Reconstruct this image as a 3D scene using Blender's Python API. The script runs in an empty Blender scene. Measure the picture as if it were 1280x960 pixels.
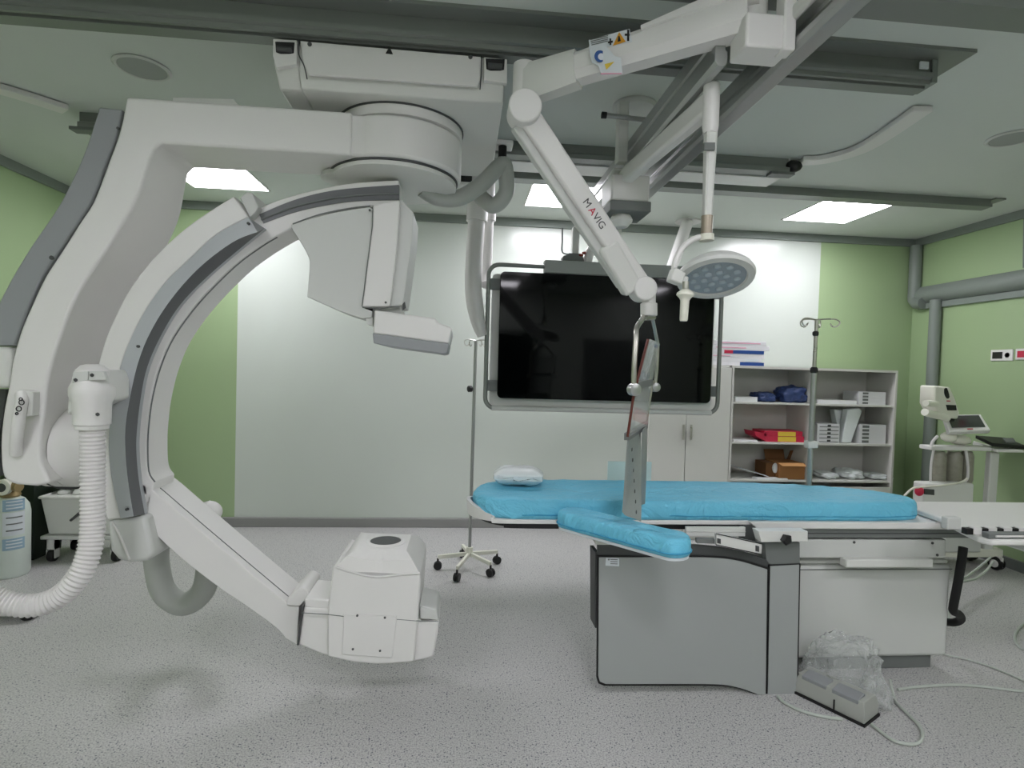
import bpy, bmesh, math, random
from mathutils import Vector, Matrix, noise
random.seed(7)
C = bpy.context.scene.collection
PI = math.pi
# ------------------------------------------------------------------ camera model
FPX = 700.0; HC = 1.55
Yc = Vector((577-640, 459-480, FPX)).normalized()
Xc = Vector((1, .0267, 0)); Xc.z = -(Xc.dot(Yc))/Yc.z; Xc.normalize()
Zc = Xc.cross(Yc)
if Zc.y > 0: Zc = -Zc
def ray(px, py):
    v = Vector((px-640, py-480, FPX))
    return Vector((Xc.dot(v), Yc.dot(v), Zc.dot(v)))
O = Vector((0, 0, HC))
def aY(px, py, Y):
    d = ray(px, py); return O + d*(Y/d.y)
def aZ(px, py, Z):
    d = ray(px, py); return O + d*((Z-HC)/d.z)
def aX(px, py, X):
    d = ray(px, py); return O + d*(X/d.x)
# ------------------------------------------------------------------ materials
def lin(c):
    return tuple(((v/255)/12.92 if v/255 <= .04045 else ((v/255+.055)/1.055)**2.4) for v in c)
def mat(name, rgb, rough=.5, metal=0., bump=0., bscale=60., var=0., spec=.5, coat=0., vscale=6.):
    m = bpy.data.materials.new(name); m.use_nodes = True
    nt = m.node_tree; p = nt.nodes['Principled BSDF']
    col = lin(rgb)
    p.inputs['Base Color'].default_value = (*col, 1)
    p.inputs['Roughness'].default_value = rough
    p.inputs['Metallic'].default_value = metal
    p.inputs['Specular IOR Level'].default_value = spec
    p.inputs['Coat Weight'].default_value = coat
    tc = nt.nodes.new('ShaderNodeTexCoord')
    n = nt.nodes.new('ShaderNodeTexNoise'); n.inputs['Scale'].default_value = vscale; n.inputs['Detail'].default_value = 3
    nt.links.new(tc.outputs['Object'], n.inputs['Vector'])
    r = nt.nodes.new('ShaderNodeMapRange'); r.inputs['To Min'].default_value = max(0, rough-.05); r.inputs['To Max'].default_value = min(1, rough+.05)
    nt.links.new(n.outputs['Fac'], r.inputs['Value']); nt.links.new(r.outputs['Result'], p.inputs['Roughness'])
    if var:
        mx = nt.nodes.new('ShaderNodeMix'); mx.data_type = 'RGBA'
        mx.inputs['A'].default_value = (*[c*(1-var) for c in col], 1); mx.inputs['B'].default_value = (*[min(1, c*(1+var)) for c in col], 1)
        nt.links.new(n.outputs['Fac'], mx.inputs['Factor']); nt.links.new(mx.outputs['Result'], p.inputs['Base Color'])
    if bump:
        b = nt.nodes.new('ShaderNodeBump'); b.inputs['Strength'].default_value = bump; b.inputs['Distance'].default_value = .01
        n2 = nt.nodes.new('ShaderNodeTexNoise'); n2.inputs['Scale'].default_value = bscale; n2.inputs['Detail'].default_value = 4
        nt.links.new(tc.outputs['Object'], n2.inputs['Vector']); nt.links.new(n2.outputs['Fac'], b.inputs['Height'])
        nt.links.new(b.outputs['Normal'], p.inputs['Normal'])
    return m
def emit(name, rgb, s):
    m = bpy.data.materials.new(name); m.use_nodes = True; nt = m.node_tree
    e = nt.nodes.new('ShaderNodeEmission'); e.inputs['Color'].default_value = (*lin(rgb), 1); e.inputs['Strength'].default_value = s
    nt.links.new(e.outputs[0], nt.nodes['Material Output'].inputs['Surface']); return m
def clear(name, tint, t=.8, rough=.08, bump=0., bscale=40.):
    m = bpy.data.materials.new(name); m.use_nodes = True; nt = m.node_tree
    p = nt.nodes['Principled BSDF']; p.inputs['Base Color'].default_value = (*lin(tint), 1); p.inputs['Roughness'].default_value = rough
    tr = nt.nodes.new('ShaderNodeBsdfTransparent'); mx = nt.nodes.new('ShaderNodeMixShader')
    fr = nt.nodes.new('ShaderNodeLayerWeight'); fr.inputs['Blend'].default_value = .25
    mr = nt.nodes.new('ShaderNodeMapRange'); mr.inputs['To Min'].default_value = 1-t; mr.inputs['To Max'].default_value = min(1, 1-t+.5)
    nt.links.new(fr.outputs['Facing'], mr.inputs['Value']); nt.links.new(mr.outputs['Result'], mx.inputs['Fac'])
    nt.links.new(tr.outputs[0], mx.inputs[1]); nt.links.new(p.outputs[0], mx.inputs[2])
    nt.links.new(mx.outputs[0], nt.nodes['Material Output'].inputs['Surface'])
    if bump:
        b = nt.nodes.new('ShaderNodeBump'); b.inputs['Strength'].default_value = bump; b.inputs['Distance'].default_value = .02
        n2 = nt.nodes.new('ShaderNodeTexNoise'); n2.inputs['Scale'].default_value = bscale
        tc = nt.nodes.new('ShaderNodeTexCoord'); nt.links.new(tc.outputs['Object'], n2.inputs['Vector'])
        nt.links.new(n2.outputs['Fac'], b.inputs['Height']); nt.links.new(b.outputs['Normal'], p.inputs['Normal'])
    return m
M = {}
M['white'] = mat('white_enamel', (226, 225, 222), .38, bump=.02, bscale=300)
M['white2'] = mat('white_plastic', (218, 219, 214), .45, bump=.02, bscale=250)
M['offwhite'] = mat('grey_white_plastic', (205, 207, 203), .45)
M['cream'] = mat('cream_plastic', (228, 228, 214), .42)
M['grey'] = mat('blue_grey_plastic', (148, 151, 153), .42)
M['greyband'] = mat('grey_metal_paint', (180, 184, 187), .3, metal=0.)
for _l in [l for l in M['greyband'].node_tree.links if l.to_socket.name == 'Roughness']: M['greyband'].node_tree.links.remove(_l)
M['darkband'] = mat('dark_grey_paint', (98, 100, 102), .4)
M['dgrey'] = mat('dark_grey_plastic', (70, 72, 72), .5)
M['mgrey'] = mat('mid_grey_plastic', (112, 116, 114), .5)
M['black'] = mat('black_plastic', (14, 14, 15), .45)
M['rubber'] = mat('black_rubber', (20, 20, 20), .7)
M['alu'] = mat('aluminium', (176, 178, 176), .32, metal=.75, bump=.03, bscale=120)
M['alud'] = mat('anodised_rail', (138, 142, 138), .42, metal=.45)
M['steel'] = mat('brushed_steel', (190, 188, 180), .28, metal=.9)
M['trim'] = mat('grey_trim', (128, 136, 130), .45)
M['skin_grey'] = mat('skirt_grey_vinyl', (160, 164, 162), .5, bump=.03, bscale=40)
M['ceil'] = mat('ceiling_paint', (208, 214, 208), .75, bump=.03, bscale=30)
M['wallw'] = mat('white_wall_panel', (206, 213, 205), .22, var=.02, spec=.5, vscale=1.5)
M['green'] = mat('green_wall_panel', (160, 182, 140), .3, var=.04, vscale=1.2)
M['cab'] = mat('cabinet_laminate', (214, 214, 208), .4)
M['cabin'] = mat('cabinet_inside', (206, 205, 199), .55)
def sheet(name, rgb):
    m = mat(name, rgb, .5, var=.05); nt = m.node_tree; p = nt.nodes['Principled BSDF']; L = nt.links.new
    tc = nt.nodes.new('ShaderNodeTexCoord'); mp = nt.nodes.new('ShaderNodeMapping'); mp.inputs['Scale'].default_value = (1, 1.6, 1.0)
    a = nt.nodes.new('ShaderNodeTexNoise'); a.inputs['Scale'].default_value = 3.6; a.inputs['Detail'].default_value = 5; a.inputs['Distortion'].default_value = 1.6; a.inputs['Roughness'].default_value = .55
    r = nt.nodes.new('ShaderNodeMath'); r.operation = 'PINGPONG'; r.inputs[1].default_value = .12
    b1 = nt.nodes.new('ShaderNodeBump'); b1.inputs['Strength'].default_value = .55; b1.inputs['Distance'].default_value = .11
    L(tc.outputs['Object'], mp.inputs['Vector']); L(mp.outputs['Vector'], a.inputs['Vector']); L(a.outputs['Fac'], r.inputs[0]); L(r.outputs[0], b1.inputs['Height'])
    L(b1.outputs['Normal'], p.inputs['Normal']); return m
M['blue'] = sheet('blue_sheet', (110, 198, 228))
M['bluedk'] = mat('blue_seam', (60, 156, 196), .6, bump=.2, bscale=30)
M['navy'] = mat('navy_packaging', (52, 72, 122), .45, bump=.5, bscale=30, var=.3, vscale=25)
M['bluebar'] = mat('blue_print', (30, 70, 140), .5)
M['red'] = mat('red_carton', (196, 36, 70), .5)
M['yellow'] = mat('yellow_carton', (226, 196, 70), .5)
M['card'] = mat('cardboard', (150, 104, 58), .8, var=.08)
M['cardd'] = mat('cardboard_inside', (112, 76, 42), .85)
M['paper'] = mat('white_paper', (228, 230, 230), .7)
M['box'] = mat('white_carton', (222, 222, 224), .6)
M['label'] = mat('pale_label', (216, 222, 226), .5)
M['orange'] = mat('warning_amber', (222, 156, 40), .5)
M['bluec'] = mat('mandatory_blue', (40, 84, 150), .5)
M['pink'] = mat('pale_pink_print', (224, 170, 190), .6)
M['screen'] = mat('black_glass', (5, 7, 7), .06, spec=.22)
M['screen2'] = mat('dark_display', (38, 44, 44), .15)
M['pillow'] = mat('white_plastic_film', (232, 238, 238), .25, bump=.5, bscale=18)
M['lead'] = mat('lead_curtain', (138, 144, 140), .4, bump=.15, bscale=60, var=.1)
M['glassedge'] = mat('red_brown_edge', (92, 38, 30), .3)
M['cyl'] = mat('cylinder_paint', (212, 222, 214), .4, var=.05)
M['cyllabel'] = mat('cylinder_label', (150, 178, 196), .5)
M['canister'] = mat('smoky_canister', (150, 148, 134), .3, var=.25, vscale=30)
M['hose'] = mat('hose_grey', (178, 182, 176), .5)
M['hosew'] = mat('hose_white', (222, 220, 218), .45)
M['cable'] = mat('cable_grey', (186, 192, 184), .5)
M['pane'] = clear('clear_acrylic', (206, 212, 208), .8, .05)
M['paneb'] = clear('frosted_acrylic', (214, 236, 232), .45, .3)
M['bag'] = clear('crumpled_clear_film', (226, 230, 228), .78, .1, bump=1., bscale=34)
M['lens'] = clear('lamp_lens', (160, 176, 186), .3, .1, bump=.4, bscale=60)
M['panel'] = emit('led_diffuser', (250, 247, 255), 1.0)
def floor_mat():
    m = bpy.data.materials.new('speckled_vinyl'); m.use_nodes = True; nt = m.node_tree
    p = nt.nodes['Principled BSDF']; p.inputs['Roughness'].default_value = .36; p.inputs['Specular IOR Level'].default_value = .4
    tc = nt.nodes.new('ShaderNodeTexCoord')
    n = nt.nodes.new('ShaderNodeTexNoise'); n.inputs['Scale'].default_value = 150; n.inputs['Detail'].default_value = 2; n.inputs['Roughness'].default_value = .6
    r = nt.nodes.new('ShaderNodeValToRGB'); e = r.color_ramp.elements
    e[0].position = .30; e[0].color = (*lin((120, 120, 126)), 1); e[1].position = .48; e[1].color = (*lin((188, 187, 185)), 1)
    x = r.color_ramp.elements.new(.66); x.color = (*lin((206, 205, 203)), 1)
    v = nt.nodes.new('ShaderNodeTexVoronoi'); v.inputs['Scale'].default_value = 80; v.inputs['Randomness'].default_value = 1
    vr = nt.nodes.new('ShaderNodeMath'); vr.operation = 'LESS_THAN'; vr.inputs[1].default_value = .26
    sep = nt.nodes.new('ShaderNodeSeparateColor'); gt = nt.nodes.new('ShaderNodeMath'); gt.operation = 'GREATER_THAN'; gt.inputs[1].default_value = .62
    ml = nt.nodes.new('ShaderNodeMath'); ml.operation = 'MULTIPLY'
    mx = nt.nodes.new('ShaderNodeMix'); mx.data_type = 'RGBA'; mx.inputs['B'].default_value = (*lin((96, 98, 110)), 1)
    L = nt.links.new
    L(tc.outputs['Object'], n.inputs['Vector']); L(tc.outputs['Object'], v.inputs['Vector'])
    L(n.outputs['Fac'], r.inputs['Fac']); L(v.outputs['Distance'], vr.inputs[0]); L(v.outputs['Color'], sep.inputs[0])
    L(sep.outputs[0], gt.inputs[0]); L(vr.outputs[0], ml.inputs[0]); L(gt.outputs[0], ml.inputs[1])
    L(ml.outputs[0], mx.inputs['Factor']); L(r.outputs['Color'], mx.inputs['A']); L(mx.outputs['Result'], p.inputs['Base Color'])
    return m
M['floor'] = floor_mat()
# ------------------------------------------------------------------ mesh helpers
def B(): return bmesh.new()
def prism(bm, pts, vec):
    vec = Vector(vec); a = [bm.verts.new(p) for p in pts]; b = [bm.verts.new(Vector(p)+vec) for p in pts]
    n = len(a); bm.faces.new(a); bm.faces.new(b[::-1])
    for i in range(n): bm.faces.new((a[i], b[i], b[(i+1) % n], a[(i+1) % n]))
    return bm
def ppx(bm, px, Y0, Y1):
    "outline seen at depth Y0, run back to depth Y1"
    return prism(bm, [aY(x, y, Y0) for x, y in px], (0, Y1-Y0, 0))
def plan(bm, xy, z0, z1):
    return prism(bm, [(x, y, z0) for x, y in xy], (0, 0, z1-z0))
def box(bm, x0, x1, y0, y1, z0, z1):
    return plan(bm, [(x0, y0), (x1, y0), (x1, y1), (x0, y1)], z0, z1)
def obox(bm, c, size, rot):
    vs = []
    for i in (-1, 1):
        for j in (-1, 1):
            for k in (-1, 1):
                vs.append(bm.verts.new(Vector(c)+rot @ Vector((i*size[0]/2, j*size[1]/2, k*size[2]/2))))
    for f in ((0, 1, 3, 2), (4, 6, 7, 5), (0, 4, 5, 1), (2, 3, 7, 6), (0, 2, 6, 4), (1, 5, 7, 3)):
        bm.faces.new([vs[i] for i in f])
    return bm
def beam(bm, p0, p1, w, h, up=(0, 0, 1)):
    "rectangular bar from p0 to p1: w sideways, h along up"
    p0 = Vector(p0); p1 = Vector(p1); d = p1-p0; t = d.normalized(); s = t.cross(Vector(up)).normalized(); u = s.cross(t)
    return obox(bm, (p0+p1)/2, (d.length, w, h), Matrix((t, s, u)).transposed())
def cr(pts, n=8, closed=False):
    P = [Vector(p) for p in pts]; out = []; m = len(P)
    for i in range(m if closed else m-1):
        if closed: a, b, c, d = P[i-1], P[i], P[(i+1) % m], P[(i+2) % m]
        else: a, b, c, d = P[max(i-1, 0)], P[i], P[i+1], P[min(i+2, m-1)]
        for k in range(n):
            t = k/n
            out.append(.5*((2*b)+(c-a)*t+(2*a-5*b+4*c-d)*t*t+(3*b-a-3*c+d)*t**3))
    if not closed: out.append(P[-1])
    return out
def c2(pts, n=6):
    return [(v.x, v.y) for v in cr([(x, y, 0) for x, y in pts], n)]
def tube(bm, pts, r, seg=12, caps=True, closed=False):
    P = [Vector(p) for p in pts]; n = len(P); rings = []
    t0 = (P[1]-P[0]).normalized()
    u = t0.orthogonal().normalized()
    for i in range(n):
        if closed: t = (P[(i+1) % n]-P[i-1]).normalized()
        else: t = (P[min(i+1, n-1)]-P[max(i-1, 0)]).normalized()
        u = (u-t*u.dot(t)).normalized(); w = t.cross(u)
        rr = r(i/(n-1)) if callable(r) else r
        rings.append([bm.verts.new(P[i]+u*(math.cos(2*PI*k/seg)*rr)+w*(math.sin(2*PI*k/seg)*rr)) for k in range(seg)])
    for i in range(n if closed else n-1):
        a = rings[i]; b = rings[(i+1) % n]
        for k in range(seg): bm.faces.new((a[k], a[(k+1) % seg], b[(k+1) % seg], b[k]))
    if caps and not closed: bm.faces.new(rings[0][::-1]); bm.faces.new(rings[-1])
    return bm
def cyl(bm, p0, p1, r0, r1=None, seg=20):
    r1 = r0 if r1 is None else r1
    return tube(bm, [p0, p1], lambda t: r0+(r1-r0)*t, seg)
def lathe(bm, prof, org, axis=(0, 0, 1), seg=32):
    "prof: (radius, height) pairs along axis"
    ax = Vector(axis).normalized(); u = ax.orthogonal().normalized(); w = ax.cross(u); org = Vector(org); rings = []
    for r, h in prof:
        rings.append([bm.verts.new(org+ax*h+(u*math.cos(2*PI*k/seg)+w*math.sin(2*PI*k/seg))*max(r, 1e-4)) for k in range(seg)])
    for a, b in zip(rings, rings[1:]):
        for k in range(seg): bm.faces.new((a[k], a[(k+1) % seg], b[(k+1) % seg], b[k]))
    bm.faces.new(rings[0][::-1]); bm.faces.new(rings[-1]); return bm
def ball(bm, c, s, sub=2):
    if not hasattr(s, '__len__'): s = (s, s, s)
    r = bmesh.ops.create_icosphere(bm, subdivisions=sub, radius=1)
    for v in r['verts']: v.co = Vector(c)+Vector((v.co.x*s[0], v.co.y*s[1], v.co.z*s[2]))
    return bm
def loft(bm, loops):
    "closed loops of equal length"
    R = [[bm.verts.new(p) for p in l] for l in loops]
    for a, b in zip(R, R[1:]):
        n = len(a)
        for k in range(n): bm.faces.new((a[k], a[(k+1) % n], b[(k+1) % n], b[k]))
    bm.faces.new(R[0][::-1]); bm.faces.new(R[-1]); return bm
def resample(pts, n):
    P = [Vector((x, y, 0)) for x, y in pts]; L = [0]
    for a, b in zip(P, P[1:]): L.append(L[-1]+(b-a).length)
    out = []; j = 0
    for i in range(n):
        t = L[-1]*i/(n-1)
        while j < len(P)-2 and L[j+1] < t: j += 1
        f = (t-L[j])/max(1e-9, L[j+1]-L[j]); v = P[j].lerp(P[j+1], f); out.append((v.x, v.y))
    return out
def rrect(cx, cy, hx, hy, r, n=6):
    out = []
    for sx, sy, a in ((1, 1, 0), (-1, 1, 90), (-1, -1, 180), (1, -1, 270)):
        for k in range(n+1):
            t = math.radians(a+90*k/n); out.append((cx+sx*(hx-r)+r*math.cos(t), cy+sy*(hy-r)+r*math.sin(t)))
    return out
def obj(name, bm, m, parent=None, bevel=0., seg=2, sub=0, sharp=35, loc=None):
    bmesh.ops.recalc_face_normals(bm, faces=bm.faces)
    me = bpy.data.meshes.new(name); 
    base = Vector((0, 0, 0))
    if parent is not None:
        q = parent
        while q is not None: base += q.location; q = q.parent
    elif loc is not None: base = Vector(loc)
    else:
        xs = [v.co for v in bm.verts]
        base = Vector(((min(v.x for v in xs)+max(v.x for v in xs))/2, (min(v.y for v in xs)+max(v.y for v in xs))/2, min(v.z for v in xs)))
    for v in bm.verts: v.co -= base
    bm.to_mesh(me); bm.free()
    ms = m if isinstance(m, (list, tuple)) else [m]
    for x in ms: me.materials.append(x)
    for p in me.polygons: p.use_smooth = True
    me.set_sharp_from_angle(angle=math.radians(sharp))
    o = bpy.data.objects.new(name, me); C.objects.link(o)
    if parent is not None: o.parent = parent
    else: o.location = base
    if bevel:
        b = o.modifiers.new('bevel', 'BEVEL'); b.width = bevel; b.segments = seg; b.limit_method = 'ANGLE'; b.angle_limit = math.radians(40)
    if sub:
        s = o.modifiers.new('sub', 'SUBSURF'); s.levels = sub; s.render_levels = sub
    return o
def islands(bm):
    seen = set(); out = []
    for v in bm.verts:
        if v in seen: continue
        st = [v]; seen.add(v); comp = []
        while st:
            a = st.pop(); comp.append(a)
            for e in a.link_edges:
                q = e.other_vert(a)
                if q not in seen: seen.add(q); st.append(q)
        out.append(comp)
    return out
def each(name, bm, m, parent, **k):
    "every loose piece of bm becomes an object of its own"
    bm.verts.index_update(); comps = [[v.index for v in c] for c in islands(bm)]; res = []
    for c in comps:
        cs = set(c); nb = bm.copy(); nb.verts.ensure_lookup_table()
        bmesh.ops.delete(nb, geom=[v for v in nb.verts if v.index not in cs], context='VERTS')
        res.append(obj(name, nb, m, parent, **k))
    bm.free(); return res
def tag(o, label, cat, group=None, kind=None):
    o['label'] = label; o['category'] = cat
    if group: o['group'] = group
    if kind: o['kind'] = kind
    return o
def thing(name, label, cat, loc, group=None):
    o = bpy.data.objects.new(name, None); C.objects.link(o); o.location = loc; o.empty_display_size = .1
    return tag(o, label, cat, group)
def struct(name, bm, m, **k):
    o = obj(name, bm, m, **k); o['kind'] = 'structure'; return o
def text(s, size, p, xdir, ydir, m, parent, name, depth=.0008):
    cu = bpy.data.curves.new('t', 'FONT'); cu.body = s; cu.size = size; cu.extrude = depth; cu.align_x = 'LEFT'
    to = bpy.data.objects.new('t', cu); C.objects.link(to)
    bpy.context.view_layer.update()
    me = bpy.data.meshes.new_from_object(to.evaluated_get(bpy.context.evaluated_depsgraph_get()))
    bpy.data.objects.remove(to)
    x = Vector(xdir).normalized(); y = Vector(ydir).normalized(); z = x.cross(y)
    bm = B(); bm.from_mesh(me)
    R = Matrix((x, y, z)).transposed()
    for v in bm.verts: v.co = Vector(p)+R @ v.co
    return obj(name, bm, m, parent)
# ------------------------------------------------------------------ ROOM
XL, XR, YB, YF, ZT = -3.4, 4.637, 5.43, -2.2, 3.0
b = B(); box(b, XL-.1, XR+.1, YF-.1, YB+.1, -.1, 0); struct('floor', b, M['floor'], loc=(0, 0, 0))
b = B(); box(b, XL-.1, XR+.1, YF-.1, YB+.1, ZT, ZT+.1); struct('ceiling', b, M['ceil'], loc=(0, 0, ZT))
xg1 = aY(296.5, 420, YB).x; xg2 = aY(1024.5, 350, YB).x
b = B()
for x0, x1 in ((XL-.1, xg1), (xg1, xg2), (xg2, XR+.1)): box(b, x0, x1, YB, YB+.1, 0, ZT)
b.faces.ensure_lookup_table()
for f in b.faces:
    cx = f.calc_center_median().x
    f.material_index = 0 if xg1-.001 <= cx <= xg2+.001 else 1
struct('wall_back', b, [M['wallw'], M['green']], loc=(0, YB, 0))
b = B(); box(b, XL-.1, XL, YF, YB, 0, ZT); struct('wall_left', b, M['green'], loc=(XL, 0, 0))
b = B(); box(b, XR, XR+.1, YF, YB, 0, ZT); struct('wall_right', b, M['green'], loc=(XR, 0, 0))
b = B(); box(b, XL-.1, XR+.1, YF-.1, YF, 0, ZT); struct('wall_front', b, M['wallw'], loc=(0, YF, 0))
# behind the viewer: dark window added so the screen reflects dark, plus invented door
b = B(); box(b, -1.6, 1.4, YF, YF+.02, 1.0, 2.2); w = struct('invented_window_1', b, M['screen'])
b = B()
for x0, x1, z0, z1 in ((-1.68, -1.6, .92, 2.28), (1.4, 1.48, .92, 2.28), (-1.6, 1.4, .92, 1.0), (-1.6, 1.4, 2.2, 2.28)): box(b, x0, x1, YF, YF+.04, z0, z1)
o = obj('window_frame', b, M['trim'], w)
b = B(); box(b, 2.3, 3.5, YF, YF+.04, 0, 2.15); dr = struct('door_1', b, M['mgrey'])
b = B(); box(b, 2.4, 2.43, YF+.04, YF+.09, .95, 1.2); obj('handle', b, M['steel'], dr)
# skirting and cornice trims
b = B(); box(b, XL, XR, YB-.045, YB, 0, .085); struct('baseboard_back', b, mat('skirting_grey', (140, 140, 138), .5), bevel=.004)
for nm, a in (('baseboard_left', (XL, XL+.03, YF, YB-.045)), ('baseboard_right', (XR-.03, XR, YF, YB-.045))):
    b = B(); box(b, *a, 0, .085); struct(nm, b, M['mgrey'])
def cornice(nm, a, fl):
    b = B(); box(b, *a, ZT-.055, ZT)
    x0, x1, y0, y1 = a
    if fl == 'y': box(b, x0, x1, y0-.008, y1, ZT-.075, ZT-.055)
    elif fl == 'l': box(b, x0, x1+.008, y0, y1, ZT-.075, ZT-.055)
    else: box(b, x0-.008, x1, y0, y1, ZT-.075, ZT-.055)
    struct(nm, b, M['trim'])
cornice('trim_1', (XL, XR, YB-.02, YB), 'y')
cornice('trim_2', (XL, XL+.02, YF, YB-.03), 'l')
cornice('trim_3', (XR-.02, XR, YF, YB-.03), 'r')
# grey round service tube in the corner, elbow, bumper rail, second tube
b = B(); zt = 2.42
tube(b, [(XR-.05, YB-.07, ZT-.075), (XR-.05, YB-.07, zt)], .055, 16)
tube(b, [Vector((XR-.05, YB-.07, zt)), Vector((XR-.05, YB-.075, zt-.05)), Vector((XR-.06, YB-.12, zt-.09)), Vector((XR-.06, YB-.2, zt-.095))], .056, 16)
struct('trim_4', b, M['trim'])
b = B()
loft(b, [[(XR-.0+x, y, z) for x, z in [(0, 2.50), (-.03, 2.495), (-.075, 2.45), (-.085, 2.41), (-.075, 2.37), (-.03, 2.33), (0, 2.325)]] for y in (YF, YB-.1)])
box(b, XR-.03, XR, YF, YB-.1, 2.27, 2.325)
struct('trim_5', b, M['trim'])
b = B(); tube(b, [(XR-.05, 5.09, 2.34), (XR-.05, 5.09, .05)], .05, 16); struct('trim_6', b, M['trim'])
b = B(); tube(b, [aX(1280, 268, XR-.005), aX(1279, 335, XR-.005)], .005, 6); struct('trim_7', b, M['trim'])
# ------------------------------------------------------------------ CEILING FITTINGS
def led(x, y, label):
    t = thing('ceiling_light', label, 'ceiling light', (x, y, ZT), 'square panel lights in the ceiling')
    b = B(); box(b, x-.3, x+.3, y-.3, y+.3, ZT-.006, ZT-.001); obj('diffuser', b, M['panel'], t)
    b = B()
    for a in ((x-.312, x+.312, y-.312, y-.3), (x-.312, x+.312, y+.3, y+.312), (x-.312, x-.3, y-.3, y+.3), (x+.3, x+.312, y-.3, y+.3)): box(b, *a, ZT-.009, ZT)
    obj('frame', b, M['white2'], t)
led(-1.965, 4.655, 'square ceiling light panel nearest the wall behind the ceiling-hung arch')
led(.82, 4.655, 'square ceiling light panel above the large black screen')
led(3.21, 4.655, 'square ceiling light panel above the open shelf units')
for y in (.2, -1.4):  # unseen panels added to brighten the surfaces facing the viewer
    for x in (-1.965, .62, 3.21): led(x, y, 'square ceiling light panel over the viewer\'s side of the room')
for x, y, lb in ((-1.626, 2.996, 'round ceiling speaker beyond the suspension carriage of the arch'), (3.201, 3.072, 'round ceiling speaker near the bumper rail side of the room')):
    t = thing('ceiling_speaker', lb, 'speaker', (x, y, ZT), 'round ceiling speakers')
    b = B(); lathe(b, [(.125, 0), (.128, -.006), (.118, -.012), (.108, -.010), (.108, -.002)], (x, y, ZT), seg=40); obj('trim_ring', b, M['offwhite'], t)
    b = B(); lathe(b, [(.106, -.002), (.106, -.009), (.02, -.0095)], (x, y, ZT), seg=40); obj('grille', b, mat('grille', (168, 172, 168), .7, bump=.6, bscale=400), t)
def rail(name, label, prof, x0, x1, m, cat='ceiling rail', caps=None):
    "prof: (Y,Z) outline run along X"
    t = thing(name, label, cat, ((x0+x1)/2, prof[0][0], ZT), 'ceiling rails running across the room')
    b = B(); prism(b, [(x0, y, z) for y, z in prof], (x1-x0, 0, 0)); obj('profile', b, m, t)
    return t
t = rail('ceiling_rail', 'grey ceiling rail carrying the suspension carriage, nearest the viewer',
     [(2.375, 2.985), (2.375, 2.93), (2.36, 2.925), (2.36, 2.905), (2.375, 2.90), (2.375, 2.88), (2.39, 2.88), (2.39, 2.89), (2.405, 2.89), (2.405, 2.875), (2.47, 2.875), (2.47, 2.985)], XL, 2.06, M['alud'])
b = B(); box(b, XL, 2.2, 2.29, 2.5, 2.985, 3.0); obj('mounting_flange', b, M['alud'], t)
b = B(); box(b, 2.06, 2.085, 2.365, 2.475, 2.885, 2.985); obj('end_plate', b, M['trim'], t)
b = B(); box(b, 1.99, 2.03, 2.352, 2.3595, 2.935, 2.965); obj('rating_label', b, M['label'], t)
t = rail('ceiling_rail', 'grey ceiling rail with pale underside, second across the room behind the carriage',
     [(3.59, 3.0), (3.59, 2.945), (3.57, 2.935), (3.57, 2.905), (3.66, 2.90), (3.84, 2.90), (3.84, 3.0)], -2.3, 2.13, M['alud'])
b = B(); box(b, 2.0, 2.16, 3.56, 3.63, 2.885, 2.903); obj('end_bracket', b, M['mgrey'], t)
b = B(); box(b, -2.28, 2.12, 3.66, 3.84, 2.893, 2.8995); obj('lower_track', b, M['white'], t)
b = B(); box(b, -2.34, -2.2, 3.56, 3.63, 2.885, 2.903); obj('end_bracket', b, M['mgrey'], t)
b = B(); ball(b, (2.17, 3.60, 2.955), (.06, .05, .04), 2); obj('end_stop', b, M['black'], t)
t = rail('ceiling_rail', 'grey ceiling rail nearest the back wall, just before the square lights',
     [(4.11, 3.0), (4.11, 2.965), (4.095, 2.96), (4.095, 2.935), (4.19, 2.93), (4.19, 3.0)], .3, 4.13, M['alud'])
b = B(); box(b, 4.13, 4.22, 4.07, 4.2, 2.988, 3.0); obj('mounting_flange', b, M['alud'], t)
t = rail('ceiling_rail', 'grey ceiling rail crossing above the white trolley box, closest to the viewer',
     [(1.88, 3.0), (1.88, 2.93), (1.865, 2.92), (1.865, 2.885), (1.95, 2.88), (1.985, 2.88), (1.985, 3.0)], .55, XR, M['alud'])
# flat cable ducts on the ceiling
def duct(label, pts):
    P = cr(pts, 8); b = B(); R = []
    for i, p in enumerate(P):
        tv = (P[min(i+1, len(P)-1)]-P[max(i-1, 0)]).normalized(); s = Vector((-tv.y, tv.x, 0))*.05
        R.append([p+s+Vector((0, 0, .03)), p+s, p-s, p-s+Vector((0, 0, .03))])
    loft(b, R); return tag(obj('cable_duct', b, M['white'], bevel=.004), label, 'cable duct', 'curved cable ducts under the ceiling')
duct('curved flat white cable duct on the ceiling above the green side wall beside the arch', [(-3.2, 2.95, 2.965), (-2.75, 3.15, 2.965), (-2.5, 3.33, 2.965), (-2.3, 3.62, 2.965)][:3]+[(-2.33, 3.52, 2.965)])
duct('curved flat white cable duct on the ceiling beyond the open end of the second rail', [(2.2, 3.56, 2.965), (2.34, 3.50, 2.965), (2.44, 3.28, 2.965), (2.38, 2.78, 2.965)])
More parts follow.
